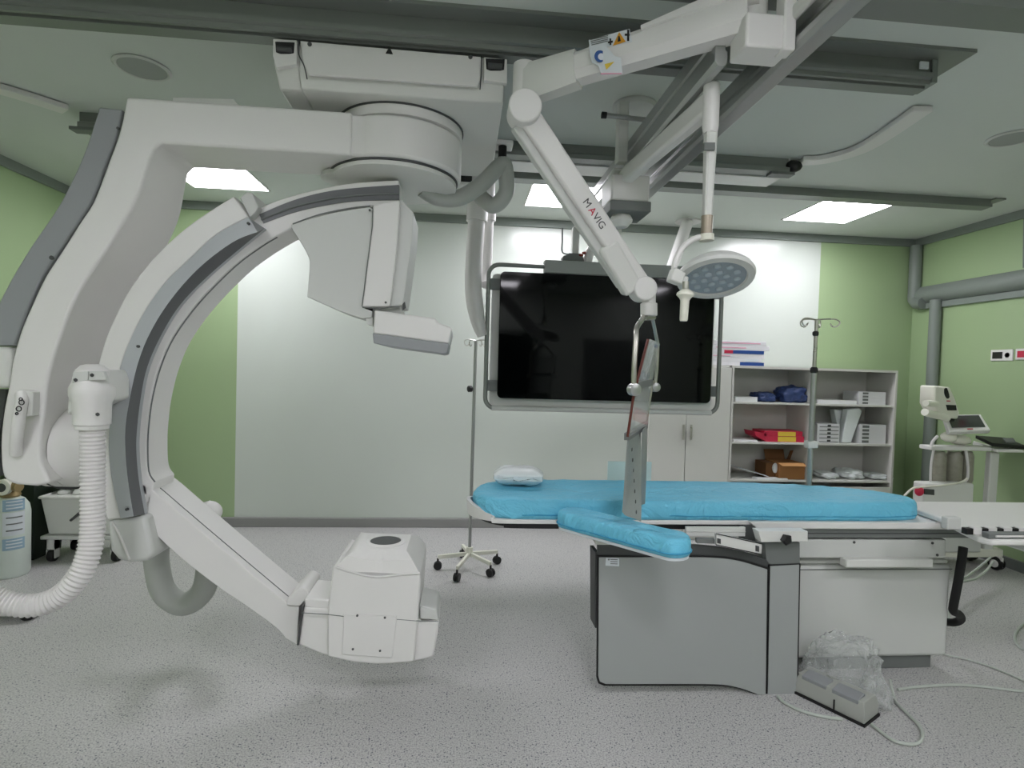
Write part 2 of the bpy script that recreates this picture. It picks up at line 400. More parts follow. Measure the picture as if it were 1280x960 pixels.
# two long beams with a slot between them
for x0, x1, lb, fl in ((.845, .89, 'aluminium suspension beam under the ceiling, the one nearer the arch', .0), (1.09, 1.135, 'aluminium suspension beam under the ceiling, the one nearer the shelf units', .035)):
    t = thing('suspension_beam', lb, 'ceiling beam', ((x0+x1)/2, 2.5, 2.7), 'pair of suspension beams')
    y0, y1 = (1.9 if x0 < 1 else .8), (4.3 if x0 < 1 else 3.75)
    pr = [(x0, 2.77), (x0, 2.715), (x0+.008, 2.71), (x0+.008, 2.695), (x0, 2.69), (x0-fl, 2.655), (x0-fl, 2.635), (x0+.012-fl, 2.62), (x1-.01, 2.62), (x1, 2.63), (x1, 2.67), (x1-.008, 2.675), (x1-.008, 2.695), (x1, 2.70), (x1, 2.77)]
    b = B(); prism(b, [(x, y0, z) for x, z in pr], (0, y1-y0, 0)); obj('profile', b, M['alu'], t, bevel=.002)
    b = B(); box(b, x0-.005, x1+.005, y1, y1+.012, 2.62, 2.775); obj('end_cap', b, M['offwhite'], t)
    b = B()
    for yy in (1.905, 3.68 if x0 > 1 else 4.1): box(b, x0+.005, x1-.005, yy, yy+.06, 2.77, 2.88 if yy < 2 else (2.9 if yy < 4 else 2.935))
    each('hanger', b, M['alud'], t)
# ------------------------------------------------------------------ C-ARM STAND
G = thing('angiography_stand', 'white ceiling-suspended C-shaped X-ray arch with its rail carriage and big hoses', 'x-ray machine', (-.3, 2.8, 0))
ZC0, ZC1 = 2.695, 2.865
# carriage: slab under the rails, front lip with window cut-outs
YA, YZ = 2.40, 3.5
xl, xr = aY(341, 60, YA).x, aY(634, 85, YA).x
b = B(); prism(b, [(xl+.08, YA+.02, ZC1), (xr, YA+.02, ZC1), (xr, YA+.02, ZC0+.06), (xr, YA+.08, ZC0), (xl+.08, YA+.08, ZC0), (xl+.08, YA+.02, ZC0+.06)][:2] and
      [(xl+.1, YA+.015, ZC1), (xl+.1, YA+.015, ZC0+.07), (xl+.1, YA+.05, ZC0), (xl+.1, YZ, ZC0), (xl+.1, YZ, ZC1)], (xr-xl-.11, 0, 0)); obj('carriage', b, M['white2'], G, bevel=.006)
b = B(); prism(b, [(xl, YA+.012, ZC1-.005), (xl, YA+.012, ZC0+.075), (xl, YA+.09, ZC0+.006), (xl, YZ-.4, ZC0+.006), (xl, YZ-.4, ZC1-.005)], (.1, 0, 0)); obj('carriage_end_cover', b, M['white2'], G, bevel=.01)
b = B(); zt, zb = ZC1+.03, ZC0+.075
ppx(b, [(375, 51), (601, 71), (600, 100), (597, 108), (386, 93), (380, 80)], YA, YA+.014); obj('front_cover', b, M['white'], G, bevel=.002)
for k, q in enumerate(([(341, 48), (371, 50), (371, 80), (345, 84), (341, 70)], [(605, 71), (634, 74), (634, 104), (605, 100)])):
    b = B(); ppx(b, q, YA-.006, YA+.02); w_ = obj('wheel_housing', b, M['white'], G, bevel=.003)
    cx = 356 if k == 0 else 619; cy = 61 if k == 0 else 82
    b = B(); ppx(b, [(cx-12, cy-9), (cx+12, cy-8), (cx+11, cy+5), (cx+6, cy+6), (cx-6, cy+6), (cx-11, cy+4)], YA-.009, YA-.005); obj('opening', b, M['black'], w_)
    b = B(); c_ = aY(cx, cy+1, YA-.008); cyl(b, c_+Vector((-.03, 0, 0)), c_+Vector((.03, 0, 0)), .012); obj('wheel', b, M['dgrey'], w_)
b = B(); ppx(b, [(482, 66.5), (491, 67.5), (487, 58)], YA-.003, YA+.001); obj('triangle_mark', b, M['black'], G)
b = B()
for q in ((387, 55), (588, 71)): c_ = aY(q[0], q[1], YA-.002); cyl(b, c_, c_+Vector((0, .006, 0)), .009)
each('screw', b, M['dgrey'], G)
b = B(); tube(b, [aY(x, y, YA-.001) for x, y in c2([(373, 50), (373.5, 68), (380, 82), (384, 99)])], .0025, 6); tube(b, [aY(x, y, YA-.001) for x, y in ((602, 70), (601.5, 95), (600, 112))], .0025, 6); each('seam', b, M['dgrey'], G)
# far wheel housing near hoses, and bracket where hose hangs
c_ = aY(583, 212, 3.42)
b = B(); box(b, c_.x-.1, c_.x+.07, 3.40, 3.5, ZC0-.05, ZC0+.02); w_ = obj('wheel_housing', b, M['white'], G, bevel=.004)
b = B(); box(b, c_.x-.035, c_.x+.035, 3.397, 3.402, ZC0-.035, ZC0+.0); obj('opening', b, M['black'], w_)
c_ = aY(629, 180, 3.0)
b = B(); box(b, c_.x-.045, c_.x+.05, 2.95, 3.05, c_.z-.02, ZC0+.05); obj('hose_bracket', b, M['white'], G, bevel=.006)
b = B(); c_ = aY(628, 195, 2.97); cyl(b, c_+Vector((0, 0, .05)), c_-Vector((0, 0, .03)), .022); obj('hose_clip', b, M['black'], G)
# pivot disks and horizontal arm (capsule end)
PX, PY, PR = -.33, 2.79, .305
b = B(); lathe(b, [(PR-.02, 0), (PR-.012, -.006), (PR-.012, -.05), (PR-.03, -.06)], (PX+.01, PY+.01, ZC0+.001), seg=56); obj('pivot_disk', b, M['white'], G)
b = B(); lathe(b, [(PR-.006, .0), (PR-.006, -.007)], (PX+.01, PY+.01, ZC0), seg=56); obj('pivot_gap', b, M['dgrey'], G)
AY0, AY1 = PY-PR+.015, 2.80
arm_top, arm_bot = 2.635, 2.452
xin = aY(197, 176, AY0).x; xout = aY(158, 128, AY0).x
pl = [(PX-.12, AY0+.012)]
for k in range(0, 31):
    a = math.radians(-112+k*(288)/30); pl.append((PX+PR*math.cos(a)*.99, PY+PR*math.sin(a)))
pl += [(PX-.3, AY1-.01), (PX-.3, AY0+.012)]
b = B(); plan(b, pl, arm_bot+.002, arm_top-.002); obj('arm_end', b, M['white'], G, bevel=.012)
b = B(); ppx(b, [(159, 128), (159, 123), (178, 125), (180, 128)], AY0+.02, AY0+.06); ppx(b, [(216, 127), (216, 122), (292, 124), (300, 136), (298, 140)], AY0+.06, AY1-.05); obj('top_cover', b, M['white2'], G)
# lower pivot cover with lobe
b = B(); lathe(b, [(PR-.02, -.004), (PR-.005, -.012), (PR-.005, -.03), (PR-.05, -.045)], (PX-.02, PY+.02, arm_bot+.004), seg=56)
lathe(b, [(.10, -.004), (.11, -.012), (.11, -.028), (.07, -.04)], (PX-.25, PY-.02, arm_bot+.004), seg=30); obj('pivot_cover', b, M['white2'], G)
b = B(); lathe(b, [(PR+.001, 0), (PR+.001, -.008)], (PX-.02, PY+.02, arm_bot+.002), seg=56); each('seam', b, M['dgrey'], G)
# descending L arm
Lout = c2([(157.5, 127.6), (148, 167), (135, 203), (117, 250), (100, 277), (77.5, 312.5), (55, 347.5), (37.5, 385), (25, 415), (16, 447), (10, 482), (3, 520), (0, 560), (4, 596), (20, 606)], 5)
Lin = c2([(196.6, 175), (187.5, 198), (172.5, 245), (150, 285), (127.5, 320), (107.5, 350), (90, 382), (77.5, 415), (67.5, 445), (59, 478), (55, 514), (51, 545), (51, 576), (62, 604)], 5)
Lp = [Vector((xout, AY0, arm_top))]+[aY(x, y, AY0) for x, y in Lout[3:]+[(45, 608)]+Lin[::-1][:-3]]+[Vector((xin, AY0, arm_bot-.012)), Vector((xin+.012, AY0, arm_bot)), Vector((PX-.17, AY0, arm_bot)), Vector((PX-.17, AY0, arm_top))]
b = B(); prism(b, Lp, (0, AY1-AY0, 0))
for v in b.verts:
    if v.co.y > AY0+.1: v.co.y += max(0, arm_bot-v.co.z)*.22
obj('support_arm', b, M['white'], G, bevel=.016, seg=3)
b = B()
ppx(b, c2([(124, 134), (113, 169), (101.6, 200), (80, 245), (65, 270), (37.5, 310), (12.5, 352), (-6, 390), (-18, 432)], 5)+[(18, 432)]+c2([(20, 425), (35, 385), (52, 347.5), (75, 312.5), (98, 277), (115, 250), (133, 203), (146, 167), (153, 137)], 5), AY0+.04, AY1-.05)
obj('side_cover', b, M['grey'], G, bevel=.006)
b = B(); c_ = aY(64, 322, AY0+.037); cyl(b, c_, c_+Vector((0, .01, 0)), .009); c_ = aY(147, 160, AY0+.037); cyl(b, c_, c_+Vector((0, .01, 0)), .006); each('screw', b, M['dgrey'], G)
b = B(); ppx(b, [(-22, 432), (12, 434), (14, 450), (13, 485), (-22, 486)], AY0+.03, AY1-.05); obj('rear_cover', b, M['white2'], G, bevel=.02, seg=3)
b = B(); ppx(b, [(-22, 487), (8, 487), (0, 540), (-22, 600)], AY0+.1, AY1-.08); obj('rear_gap', b, M['dgrey'], G)
# grab handle with marks
b = B(); ppx(b, [(22, 487), (33, 488), (41, 490), (40, 520), (32, 521), (30, 495), (22, 494)], AY0-.04, AY0+.01); h_ = obj('grab_handle', b, M['white2'], G, bevel=.004)
b = B(); tube(b, [aY(x, y, Y) for x, y, Y in ((27, 492, AY0-.035), (28, 500, AY0-.05), (24, 520, AY0-.055), (21, 545, AY0-.04), (20, 567, AY0-.005))], .022, 12); obj('grip', b, M['white'], h_)
b = B()
for x, y, r in ((26, 499, .006), (27, 503, .010), (23.5, 511, .010), (21, 517, .005)):
    c_ = aY(x, y, AY0-.078); tube(b, [c_+Vector((r*math.cos(a), 0, r*math.sin(a))) for a in [2*PI*k/10 for k in range(10)]], .002, 6, closed=True)
each('marking', b, M['black'], h_)
# pivot drum towards the C holder
c_ = aY(85, 557, 2.7); x0 = aY(50, 557, 2.7).x; x1 = aY(128, 557, 2.7).x
b = B(); lathe(b, [(.13, x0-c_.x-.05), (.16, x0-c_.x+.02), (.187, x0-c_.x+.05), (.188, .02)], (c_.x, 2.72, c_.z), (1, 0, 0), 40); obj('pivot_drum', b, M['white'], G)
b = B(); lathe(b, [(.1885, -.036), (.1895, -.033), (.1895, -.029), (.1885, -.026)], (c_.x, 2.72, c_.z), (1, 0, 0), 40); each('seam', b, M['dgrey'], G)
b = B(); lathe(b, [(.188, .026), (.186, x1-c_.x-.03), (.17, x1-c_.x+.05)], (c_.x, 2.72, c_.z), (1, 0, 0), 40); obj('pivot_drum', b, M['white'], G)
# C holder : white outer rail, grey two-tone cover
HY = 2.55
ho = c2([(292, 244.8), (251, 271), (219, 296), (187, 328), (161, 363), (140, 404), (129, 433), (122, 460), (117, 500), (116, 540), (118, 580), (124, 620), (134, 650)], 5)
hi = c2([(311, 272), (271.6, 293), (236.6, 325), (201.6, 360), (175.4, 401), (155, 447), (143, 497), (137.4, 540), (137.6, 576), (144, 617), (152, 648)], 5)
ld = c2([(322, 290), (292, 302), (252, 332), (218, 368.7), (191, 409.5), (173, 452), (161, 505), (156.5, 540), (157.5, 575), (161, 608), (167, 645)], 5)
di = c2([(331, 285.6), (301, 310), (260, 345), (226, 380), (202, 418), (184, 459), (175.5, 500), (171, 540), (170.5, 565), (173.5, 600), (181, 643)], 5)
b = B(); ppx(b, ho+hi[::-1], HY, HY+.3); obj('arc_holder', b, M['white'], G, bevel=.006)
N = 48
A1, A2, A3 = resample(hi, N), resample(ld, N), resample(di, N)
loops = []
for i in range(N):
    p, q, r = aY(*A1[i], HY-.008), aY(*A2[i], HY-.024), aY(*A3[i], HY+.045)
    loops.append([p+Vector((0, .03, 0)), p+Vector((0, -.004, 0)), q, r, r+Vector((0, .1, 0)), p+Vector((0, .13, 0))])
b = B(); loft(b, loops); b.faces.ensure_lookup_table()
gb = obj('arc_cover', b, [M['greyband'], M['darkband']], G, sharp=20)
for p in gb.data.polygons:
    vs = sorted(v % 6 for v in p.vertices)
    if len(vs) == 4 and set(vs) == {2, 3}: p.material_index = 1
b = B(); ppx(b, [(300, 247), (308, 240), (315, 241), (323, 258), (319, 266), (312, 272)], HY+.02, HY+.28); obj('end_cap', b, M['offwhite'], G, bevel=.004)
b = B()
for q in ((310, 279), (172, 433), (158, 637)): c_ = aY(*q, HY-.03); cyl(b, c_, c_+Vector((0, .01, 0)), .006)
each('screw', b, M['dgrey'], G)
b = B(); ball(b, aY(172, 350, 2.95), (.06, .09, .09), 3); obj('rear_knob', b, M['white'], G)
# holder foot
b = B(); ppx(b, [(133, 651), (151, 648), (181, 645), (187, 670), (192, 694), (183, 702), (165, 704), (147, 700), (137, 688)], HY+.01, HY+.26); obj('arc_holder_foot', b, M['offwhite'], G, bevel=.018, seg=3)
b = B(); tube(b, [aY(x, y, HY+.006) for x, y in c2([(140, 652), (150, 670), (162, 700)])], .005, 8); obj('edge_rib', b, M['white'], G)
# the C itself
CY0, CY1 = 2.62, 2.805
seam_f = [(345, 296), (324, 309), (292, 333), (248, 377.5), (216, 421), (199, 459), (189, 497), (184.5, 530), (183, 557), (184.5, 589), (192, 602)]
c_out = c2([(498.7, 225), (446.7, 228), (405.7, 234.7), (370, 243), (337, 254), (310, 268)], 5)+c2([(285, 292), (240, 338), (205, 385), (182, 430), (168, 480), (163, 540), (166, 600), (177, 640)], 5)
c_in = c2(seam_f[::-1], 5)+c2([(372, 281), (405, 268), (440, 260), (498.7, 256)], 5)
b = B(); ppx(b, c_out+[(184, 650)]+[(192, 606)]+c_in, CY0, CY1); obj('c_arc', b, M['white'], G, bevel=.006)
# inner liner plate along the throat
lin_ = c2([(x+1.5, y+.8) for x, y in seam_f][::-1], 5)
lin2 = c2([(x-3, y-2) for x, y in seam_f], 5)
b = B(); ppx(b, lin_+lin2, CY0+.022, CY1-.02); obj('throat_liner', b, M['offwhite'], G, bevel=.003)
b = B(); tube(b, [aY(x+.6, y+.4, CY0+.004)+Vector((.004, 0, 0)) for x, y in c2(seam_f, 4)], .003, 6); obj('seam', b, M['mgrey'], G)
# grey running band near the top of the C
cg = resample(c2([(498.7, 231), (446.7, 234.7), (405.7, 240), (364.7, 251), (324, 268)], 5), 24)
cgi = resample(c2([(498.7, 249.7), (446.7, 251), (405.7, 256.5), (364.7, 266), (329, 279)], 5), 24)
b = B(); ppx(b, cg+cgi[::-1], CY0-.006, CY0+.02); rb = obj('running_track', b, M['darkband'], G)
b = B(); tube(b, [aY((p[0]+q[0])/2, (p[1]*.4+q[1]*.6), CY0-.008) for p, q in zip(cg, cgi)], .004, 6); obj('track_groove', b, M['mgrey'], rb)
# lower beam of the C
b = B()
front = c2([(176, 604), (190, 612), (230, 646), (270, 680), (320, 722), (362, 757)], 4)+[(374, 757), (371, 806)]+c2([(357, 798), (342, 782), (300, 752), (280, 739), (240, 709), (210, 683), (186, 660)], 4)+[(179, 640)]
ppx(b, front, CY0, CY1+.04); obj('lower_beam', b, M['white'], G, bevel=.012, seg=3)
b = B(); tube(b, [aY(x, y, CY0)+Vector((0, .055, .001)) for x, y in c2([(192, 613.5), (230, 646), (270, 680), (320, 722), (356, 752)])], .0025, 6); each('seam', b, M['mgrey'], G)
b = B(); ball(b, aY(262, 640, 2.9), (.06, .05, .055), 3); cyl(b, aY(250, 632, 2.9), aY(264, 655, 2.9), .05); obj('beam_knob', b, M['white'], G)
# hinge by the tube housing
b = B(); ppx(b, c2([(358, 757), (359, 749), (364, 744), (369, 738), (376, 734), (383, 737), (386, 743), (380, 752), (375, 758)], 4), CY0-.012, CY1+.02); obj('hinge', b, M['white'], G, bevel=.006)
# tube housing
TY0, TY1 = 2.52, 2.79
def sec(px, Y): return [aY(x, y, Y) for x, y in px]
b = B(); ppx(b, [(379, 759), (413, 761), (413, 770), (525, 774), (525, 780), (549, 776), (547.5, 790), (542, 822), (525, 826), (510, 829)]+[(490, 830.5), (471, 831), (434, 827), (401, 818), (371.7, 806)], TY0+.02, TY1); obj('tube_housing', b, M['white'], G, bevel=.012, seg=3)
b = B(); ppx(b, [(381, 748), (411, 750), (412, 762), (380, 759)], TY0+.025, TY1-.02); obj('shoulder_cover', b, M['white'], G, bevel=.006)
b = B(); ppx(b, [(524, 757), (546, 762), (549, 776), (525, 774)], TY0+.03, TY1-.02); obj('shoulder_cover', b, M['offwhite'], G, bevel=.006)
b = B()
TB = 2.95
f0 = sec([(409, 771), (412, 740), (415, 712), (524, 719), (526, 728), (519, 829), (465, 832), (411, 822)], TY0)
ppx(b, [(409, 771), (412, 740), (416, 709)]+c2([(419, 708), (440, 715), (471, 721), (500, 718), (525, 716.5)], 4)+[(526, 724), (522, 780), (518, 827.5), (490, 830), (471, 831), (440, 828), (409, 821)], TY0, TB-.03)
obj('tube_tower', b, M['white'], G, bevel=.008)
# tapering head of the tower
wave = c2([(419, 708), (440, 715), (471, 721), (500, 718), (525, 716.5)], 4)
n_ = len(wave)
lowf = [aY(x, y+1, TY0+.004) for x, y in wave]
topf = [aY(447+(508-447)*i/(n_-1), 686+2.0*i/(n_-1), TY0+.06) for i in range(n_)]
midf = [a.lerp(c, .55)+Vector((0, -.018, .012)) for a, c in zip(lowf, topf)]
yb0 = TB-.035; zb = lowf[0].z-.02
lowb = [Vector((p.x, yb0, zb)) for p in lowf]; midb = [Vector((p.x, yb0-.02, p.z)) for p in midf]; topb = [Vector((p.x, yb0-.09, p.z)) for p in topf]
b = B(); loft(b, [lowf+lowb[::-1], midf+midb[::-1], topf+topb[::-1]]); obj('tower_head', b, M['white'], G, bevel=.01, seg=3)
tc_ = (topf[0]+topf[-1]+topb[0]+topb[-1])/4
b = B(); lathe(b, [(.092, -.006), (.092, .002), (.084, .006), (.074, .006), (.070, .001)], tc_, seg=40); obj('exit_port_rim', b, M['white'], G)
b = B(); lathe(b, [(.073, -.004), (.073, .0035), (.01, .0036)], tc_, seg=40); obj('exit_window', b, M['dgrey'], G)
b = B(); tube(b, [aY(x, y, TY0-.001) for x, y in wave], .005, 8); obj('edge_rib', b, M['white'], G)
b = B(); ppx(b, [(429.7, 768), (496, 770.5), (490, 822.6), (427.5, 818)], TY0-.006, TY0+.01); sp = obj('service_plate', b, M['white'], G, bevel=.002)
b = B()
for q in ((446.5, 769.8), (481, 772.3), (441, 811.7), (475, 813.8)): c_ = aY(*q, TY0-.009); cyl(b, c_, c_+Vector((0, .006, 0)), .005)
each('screw', b, M['dgrey'], sp)
b = B(); tube(b, [aY(x, y, TY0-.0005) for x, y in ((378, 766), (410, 768), (430, 770.5))], .002, 6); tube(b, [aY(x, y, TY0+.001) for x, y in ((496, 774), (520, 776), (548, 777))], .002, 6); each('seam', b, M['mgrey'], G)
b = B(); ppx(b, [(377.5, 757), (379.5, 757), (373, 807), (371, 806.5)], TY0+.008, TY1-.01); obj('joint_gap', b, M['dgrey'], G)
# detector side
DY0 = 2.60
b = B(); ppx(b, c2([(363.7, 281), (385, 274), (420, 265), (462, 258.5)], 4)+[(466, 262), (465, 284), (459, 332), (453, 384), (465, 389), (464.5, 397), (452.5, 398), (425, 389), (383.5, 371)]+c2([(384, 370), (387, 330), (384, 318), (374, 300), (364, 285)], 4)[:-1], DY0-.03, CY1+.02); obj('detector_support', b, M['offwhite'], G, bevel=.006)
b = B(); ppx(b, [(466, 257), (480, 253), (500, 250), (500, 258), (495, 320), (487.5, 383), (452.5, 383.5), (459, 332), (465.5, 282)], DY0-.04, CY1+.02); obj('detector_column', b, M['white'], G, bevel=.005)
b = B(); ppx(b, [(500, 250), (502, 250), (517, 266), (515, 300), (504, 381), (488, 383), (495, 320), (500, 262)], DY0-.015, CY1+.05); obj('column_side', b, M['offwhite'], G, bevel=.01)
b = B(); tube(b, [aY(x, y, DY0-.042) for x, y in ((466, 260), (465.5, 282), (459, 332), (452.5, 383))], .002, 6); tube(b, [aY(x, y, DY0-.03) for x, y in c2([(366, 280), (400, 268), (440, 260), (463, 257.5)])], .003, 6); tube(b, [aY(x, y, DY0-.042) for x, y in ((453, 384), (475, 386), (490, 383.5), (500, 383.5))], .0025, 6); each('seam', b, M['mgrey'], G)
b = B()
for q in ((462, 262.5), (482, 378)): c_ = aY(*q, DY0-.045); cyl(b, c_, c_+Vector((0, .006, 0)), .005)
each('screw', b, M['dgrey'], G)
b = B(); ppx(b, [(466, 384), (500, 381), (502, 395), (466, 392)], DY0+.03, CY1); obj('detector_neck', b, M['offwhite'], G)
b = B(); ppx(b, [(503, 380), (506, 377), (507, 384), (503, 388)], DY0-.02, DY0); obj('latch', b, M['dgrey'], G)
b = B(); ppx(b, [(457, 397), (466, 397), (466, 407), (458, 405)], DY0-.02, DY0+.1); obj('hinge_lug', b, M['offwhite'], G)
DF = 2.53
b = B(); ppx(b, [(468, 387.5), (545, 398), (547, 403), (563, 409), (565, 412), (561.5, 429.5), (466, 416.5)], DF, DF+.36); dt = obj('detector', b, M['white'], G, bevel=.008)
b = B(); ppx(b, [(465.5, 416.5), (561.5, 429.5), (559, 441), (553, 442.5), (545, 441), (480, 432), (467, 429)], DF+.002, DF+.358); obj('detector_face', b, M['grey'], dt, bevel=.004)
# corrugated supply hose with its housing (in front of the pivot)
def rib(t, n=62, r=.062, a=.0065): return r+a*math.sin(2*PI*t*n)
hp0 = cr([aY(x, y, Y) for x, y, Y in ((115.5, 528, 2.40), (116, 570, 2.40), (116, 620, 2.39), (115.5, 662, 2.38), (110, 695, 2.36), (96, 724, 2.34), (72, 747, 2.33), (40, 757, 2.31), (5, 752, 2.29), (-22, 738, 2.27), (-46, 712, 2.26), (-58, 670, 2.3), (-52, 600, 2.45), (-30, 520, 2.6))], 24)
hl = [0]
for p, q in zip(hp0, hp0[1:]): hl.append(hl[-1]+(q-p).length)
hp = []; j = 0
for i in range(660):
    d_ = hl[-1]*i/659
    while j < len(hp0)-2 and hl[j+1] < d_: j += 1
    hp.append(hp0[j].lerp(hp0[j+1], (d_-hl[j])/max(1e-9, hl[j+1]-hl[j])))
b = B(); tube(b, hp, lambda t: 0.0425+.0030*math.sin(2*PI*t*110), 20); obj('corrugated_hose', b, M['hosew'], G)
b = B()
lathe(b, [(.02, .262), (.04, .255), (.058, .235), (.062, .20), (.064, .195), (.078, .165), (.078, .135), (.066, .105), (.065, .02), (.058, .014), (.056, 0)], aY(115, 536, 2.40), (0, 0, 1), 28); hh = obj('hose_housing', b, M['white'], G)
b = B(); ppx(b, [(90, 464), (128, 462), (134, 476), (134, 500), (82, 520), (84, 490)], 2.38, 2.56); obj('housing_bracket', b, M['white2'], G, bevel=.014, seg=3)
b = B(); ppx(b, [(91, 465), (110, 464), (110, 475), (90, 479)], 2.335, 2.355); ppx(b, [(111, 464), (129, 464), (133, 475), (111, 475)], 2.335, 2.355); each('cover_plate', b, M['offwhite'], hh, bevel=.002)
b = B()
for q in ((94.5, 475, 2.333), (115, 469, 2.333), (122, 518, 2.335)): c_ = aY(*q); ball(b, c_, .008, 1)
each('screw', b, M['dgrey'], hh)
# smooth hoses
b = B(); tube(b, cr([aY(x, y, Y) for x, y, Y in ((196, 680, 2.95), (196, 705, 3.0), (205, 740, 3.0), (230, 755, 3.0), (254, 738, 3.0), (262, 700, 2.95))], 8), .058, 18); obj('cable_hose', b, M['hose'], G)
b = B(); tube(b, cr([aY(x, y, Y) for x, y, Y in ((528, 236, 2.85), (548, 247, 2.88), (575, 247, 2.92), (602, 230, 2.95), (622, 210, 2.97), (630, 206, 2.98), (633, 222, 3.0), (632, 242, 3.02), (618, 257, 3.04), (603, 248, 3.08), (596, 236, 3.1))], 8), .042, 18); obj('cable_hose', b, M['hose'], G)
# two pale conduits hanging beyond the carriage
cf = lambda pts: cr([aY(*p) for p in pts], 8)
t = thing('hanging_conduit', 'white hanging conduit that curves down to the top of the five-wheel drip stand', 'conduit', aY(598, 240, 4.12), 'white conduits hanging by the screen')
b = B(); tube(b, cf([(598, 215, 4.12), (596, 270, 4.12), (592.5, 330, 4.12), (592, 365, 4.12), (597, 400, 4.12), (603, 420, 4.12)]), lambda t_: .062 if t_ < .7 else .062-(t_-.7)*.09, 16); obj('conduit_tube', b, M['hosew'], t)
b = B(); cyl(b, aY(598, 245, 4.12), aY(596, 277, 4.12), .078); obj('collar', b, M['white'], t)
b = B(); cyl(b, Vector((aY(598, 215, 4.12).x, 4.12, 3.0)), aY(598, 244, 4.12), .06); obj('ceiling_stub', b, M['white'], t)
t = thing('hanging_conduit', 'straight white hanging conduit running down beside the screen frame', 'conduit', aY(614, 240, 4.2), 'white conduits hanging by the screen')
b = B(); tube(b, cf([(612.5, 215, 4.28), (611.5, 270, 4.28), (609, 330, 4.28), (608, 345, 4.27), (606.5, 356, 4.2)]), .036, 14); obj('conduit_tube', b, M['hosew'], t)
b = B(); cyl(b, aY(612, 266, 4.28), aY(611.5, 276, 4.28), .05); obj('collar', b, M['white'], t)
b = B(); cyl(b, Vector((aY(612.5, 215, 4.28).x, 4.28, 3.0)), aY(612, 262, 4.28), .04); obj('ceiling_stub', b, M['white'], t)
# ------------------------------------------------------------------ RADIATION SHIELD ON ITS CEILING ARM
S = thing('radiation_shield', 'clear hanging radiation shield with grey lead curtain on a white jointed ceiling arm', 'radiation shield', (.96, 1.8, 2.6))
def hx(px, py, X=None, Y=1.78): return aY(px, py, Y)
fr = [(931, 18), (988, 24), (988, 64), (931, 60)]
b = B(); box(b, .888, 1.05, 1.77, 1.885, 2.618, 2.728); obj('trolley_box', b, M['white'], S, bevel=.008)
b = B(); box(b, 1.012, 1.054, 1.762, 1.82, 2.612, 2.98); obj('trolley_post', b, M['white'], S, bevel=.006)
b = B(); cyl(b, (.955, 1.87, 2.71), (.955, 1.87, 2.98), .05); obj('pivot_column', b, M['white2'], S)
b = B(); beam(b, (1.05, 1.3, 2.735), (1.05, 1.84, 2.735), .025, .05); obj('side_slide', b, M['white2'], S, bevel=.012)
P0 = Vector((.93, 1.84, 2.755)); P1 = aZ(655, 108, 2.70); P1.z = 2.70
def taper(bm, p0, p1, w0, h0, w1, h1, n=8):
    t = (p1-p0).normalized(); s = t.cross(Vector((0, 0, 1))).normalized(); u = s.cross(t); L = []
    for i in range(n+1):
        f = i/n; c = p0.lerp(p1, f); w = w0+(w1-w0)*f; h = h0+(h1-h0)*f
        L.append([c+s*x*w/2+u*y*h/2 for x, y in [(-1, -.5), (-.6, -1), (.6, -1), (1, -.5), (1, .6), (.7, 1), (-.7, 1), (-1, .6)]])
    return loft(bm, L)
pm = P0.lerp(P1, .72)
b = B(); taper(b, P0, pm, .11, .125, .10, .10); bo = obj('boom_arm', b, M['white'], S)
b = B(); taper(b, P0+Vector((.03, 0, .075)), P0.lerp(P1, .42)+Vector((0, 0, .048)), .14, .085, .118, .02); obj('boom_cover', b, M['white'], bo)
b = B(); taper(b, pm, P1+Vector((0, 0, -.0)), .105, .125, .085, .15); obj('boom_knuckle', b, M['white2'], S)
PV = aY(655, 138, 2.2)
b = B(); cyl(b, P1+Vector((0, 0, .085)), Vector((P1.x, P1.y, PV.z+.03)), .046, .046, 24); obj('pivot_column', b, M['white'], S)
b = B(); tv = Vector((.5, .87, 0)).normalized()
SA = aY(655, 139, 2.2); SB = aY(803, 362, 2.42)
d_ = (SB-SA).normalized(); nrm = d_.cross(Vector((0, 1, 0))).normalized(); nrm = Vector((d_.z, 0, -d_.x)).normalized()
cyl(b, SA+Vector((0, -.055, 0)), SA+Vector((0, .055, 0)), .064, .064, 32); obj('spring_arm_joint', b, M['white'], S, bevel=.006)
def up_beam(bm, a, c, w, h): return beam(bm, a, c, w, h, up=nrm)
b = B(); up_beam(b, SA, SB, .062, .088); sa = obj('spring_arm', b, M['white'], S, bevel=.012, seg=3)
b = B(); off = -nrm*.05 if nrm.z > 0 else nrm*.05
up_beam(b, SA.lerp(SB, .02)+off+Vector((0, .02, 0)), SA.lerp(SB, .92)+off*1.1+Vector((0, .02, 0)), .05, .05); obj('spring_arm_tray', b, M['offwhite'], S, bevel=.006)
b = B(); up_beam(b, SA.lerp(SB, .70)+off*.5, SA.lerp(SB, .97)+off*.8, .07, .09); obj('spring_arm_cover', b, M['white2'], S, bevel=.014)
xd = d_; yd = Vector((0, 1, 0)).cross(d_); 
if yd.x < 0: yd = -yd
# lettering along the arm, reading downwards
tp = SA.lerp(SB, .475)+Vector((0, -.0325, 0))+yd*(-.018)
text('M', .043, tp, d_, yd, M['dgrey'], sa, 'lettering'); text('A', .043, tp+d_*.041, d_, yd, M['red'], sa, 'lettering')
text('VIG', .043, tp+d_*.072, d_, yd, M['dgrey'], sa, 'lettering')
b = B(); e0 = aY(809, 362, 2.42); cyl(b, SB+Vector((0, -.05, 0)), SB+Vector((0, .05, 0)), .052, .052, 28)
cyl(b, aY(811, 362, 2.42), aY(811, 384, 2.42), .03); obj('wrist_joint', b, M['white'], S, bevel=.006)
b = B(); cyl(b, aY(811, 379, 2.42), aY(811, 395, 2.42), .037, .037, 20); obj('wrist_collar', b, M['white'], S, bevel=.004)
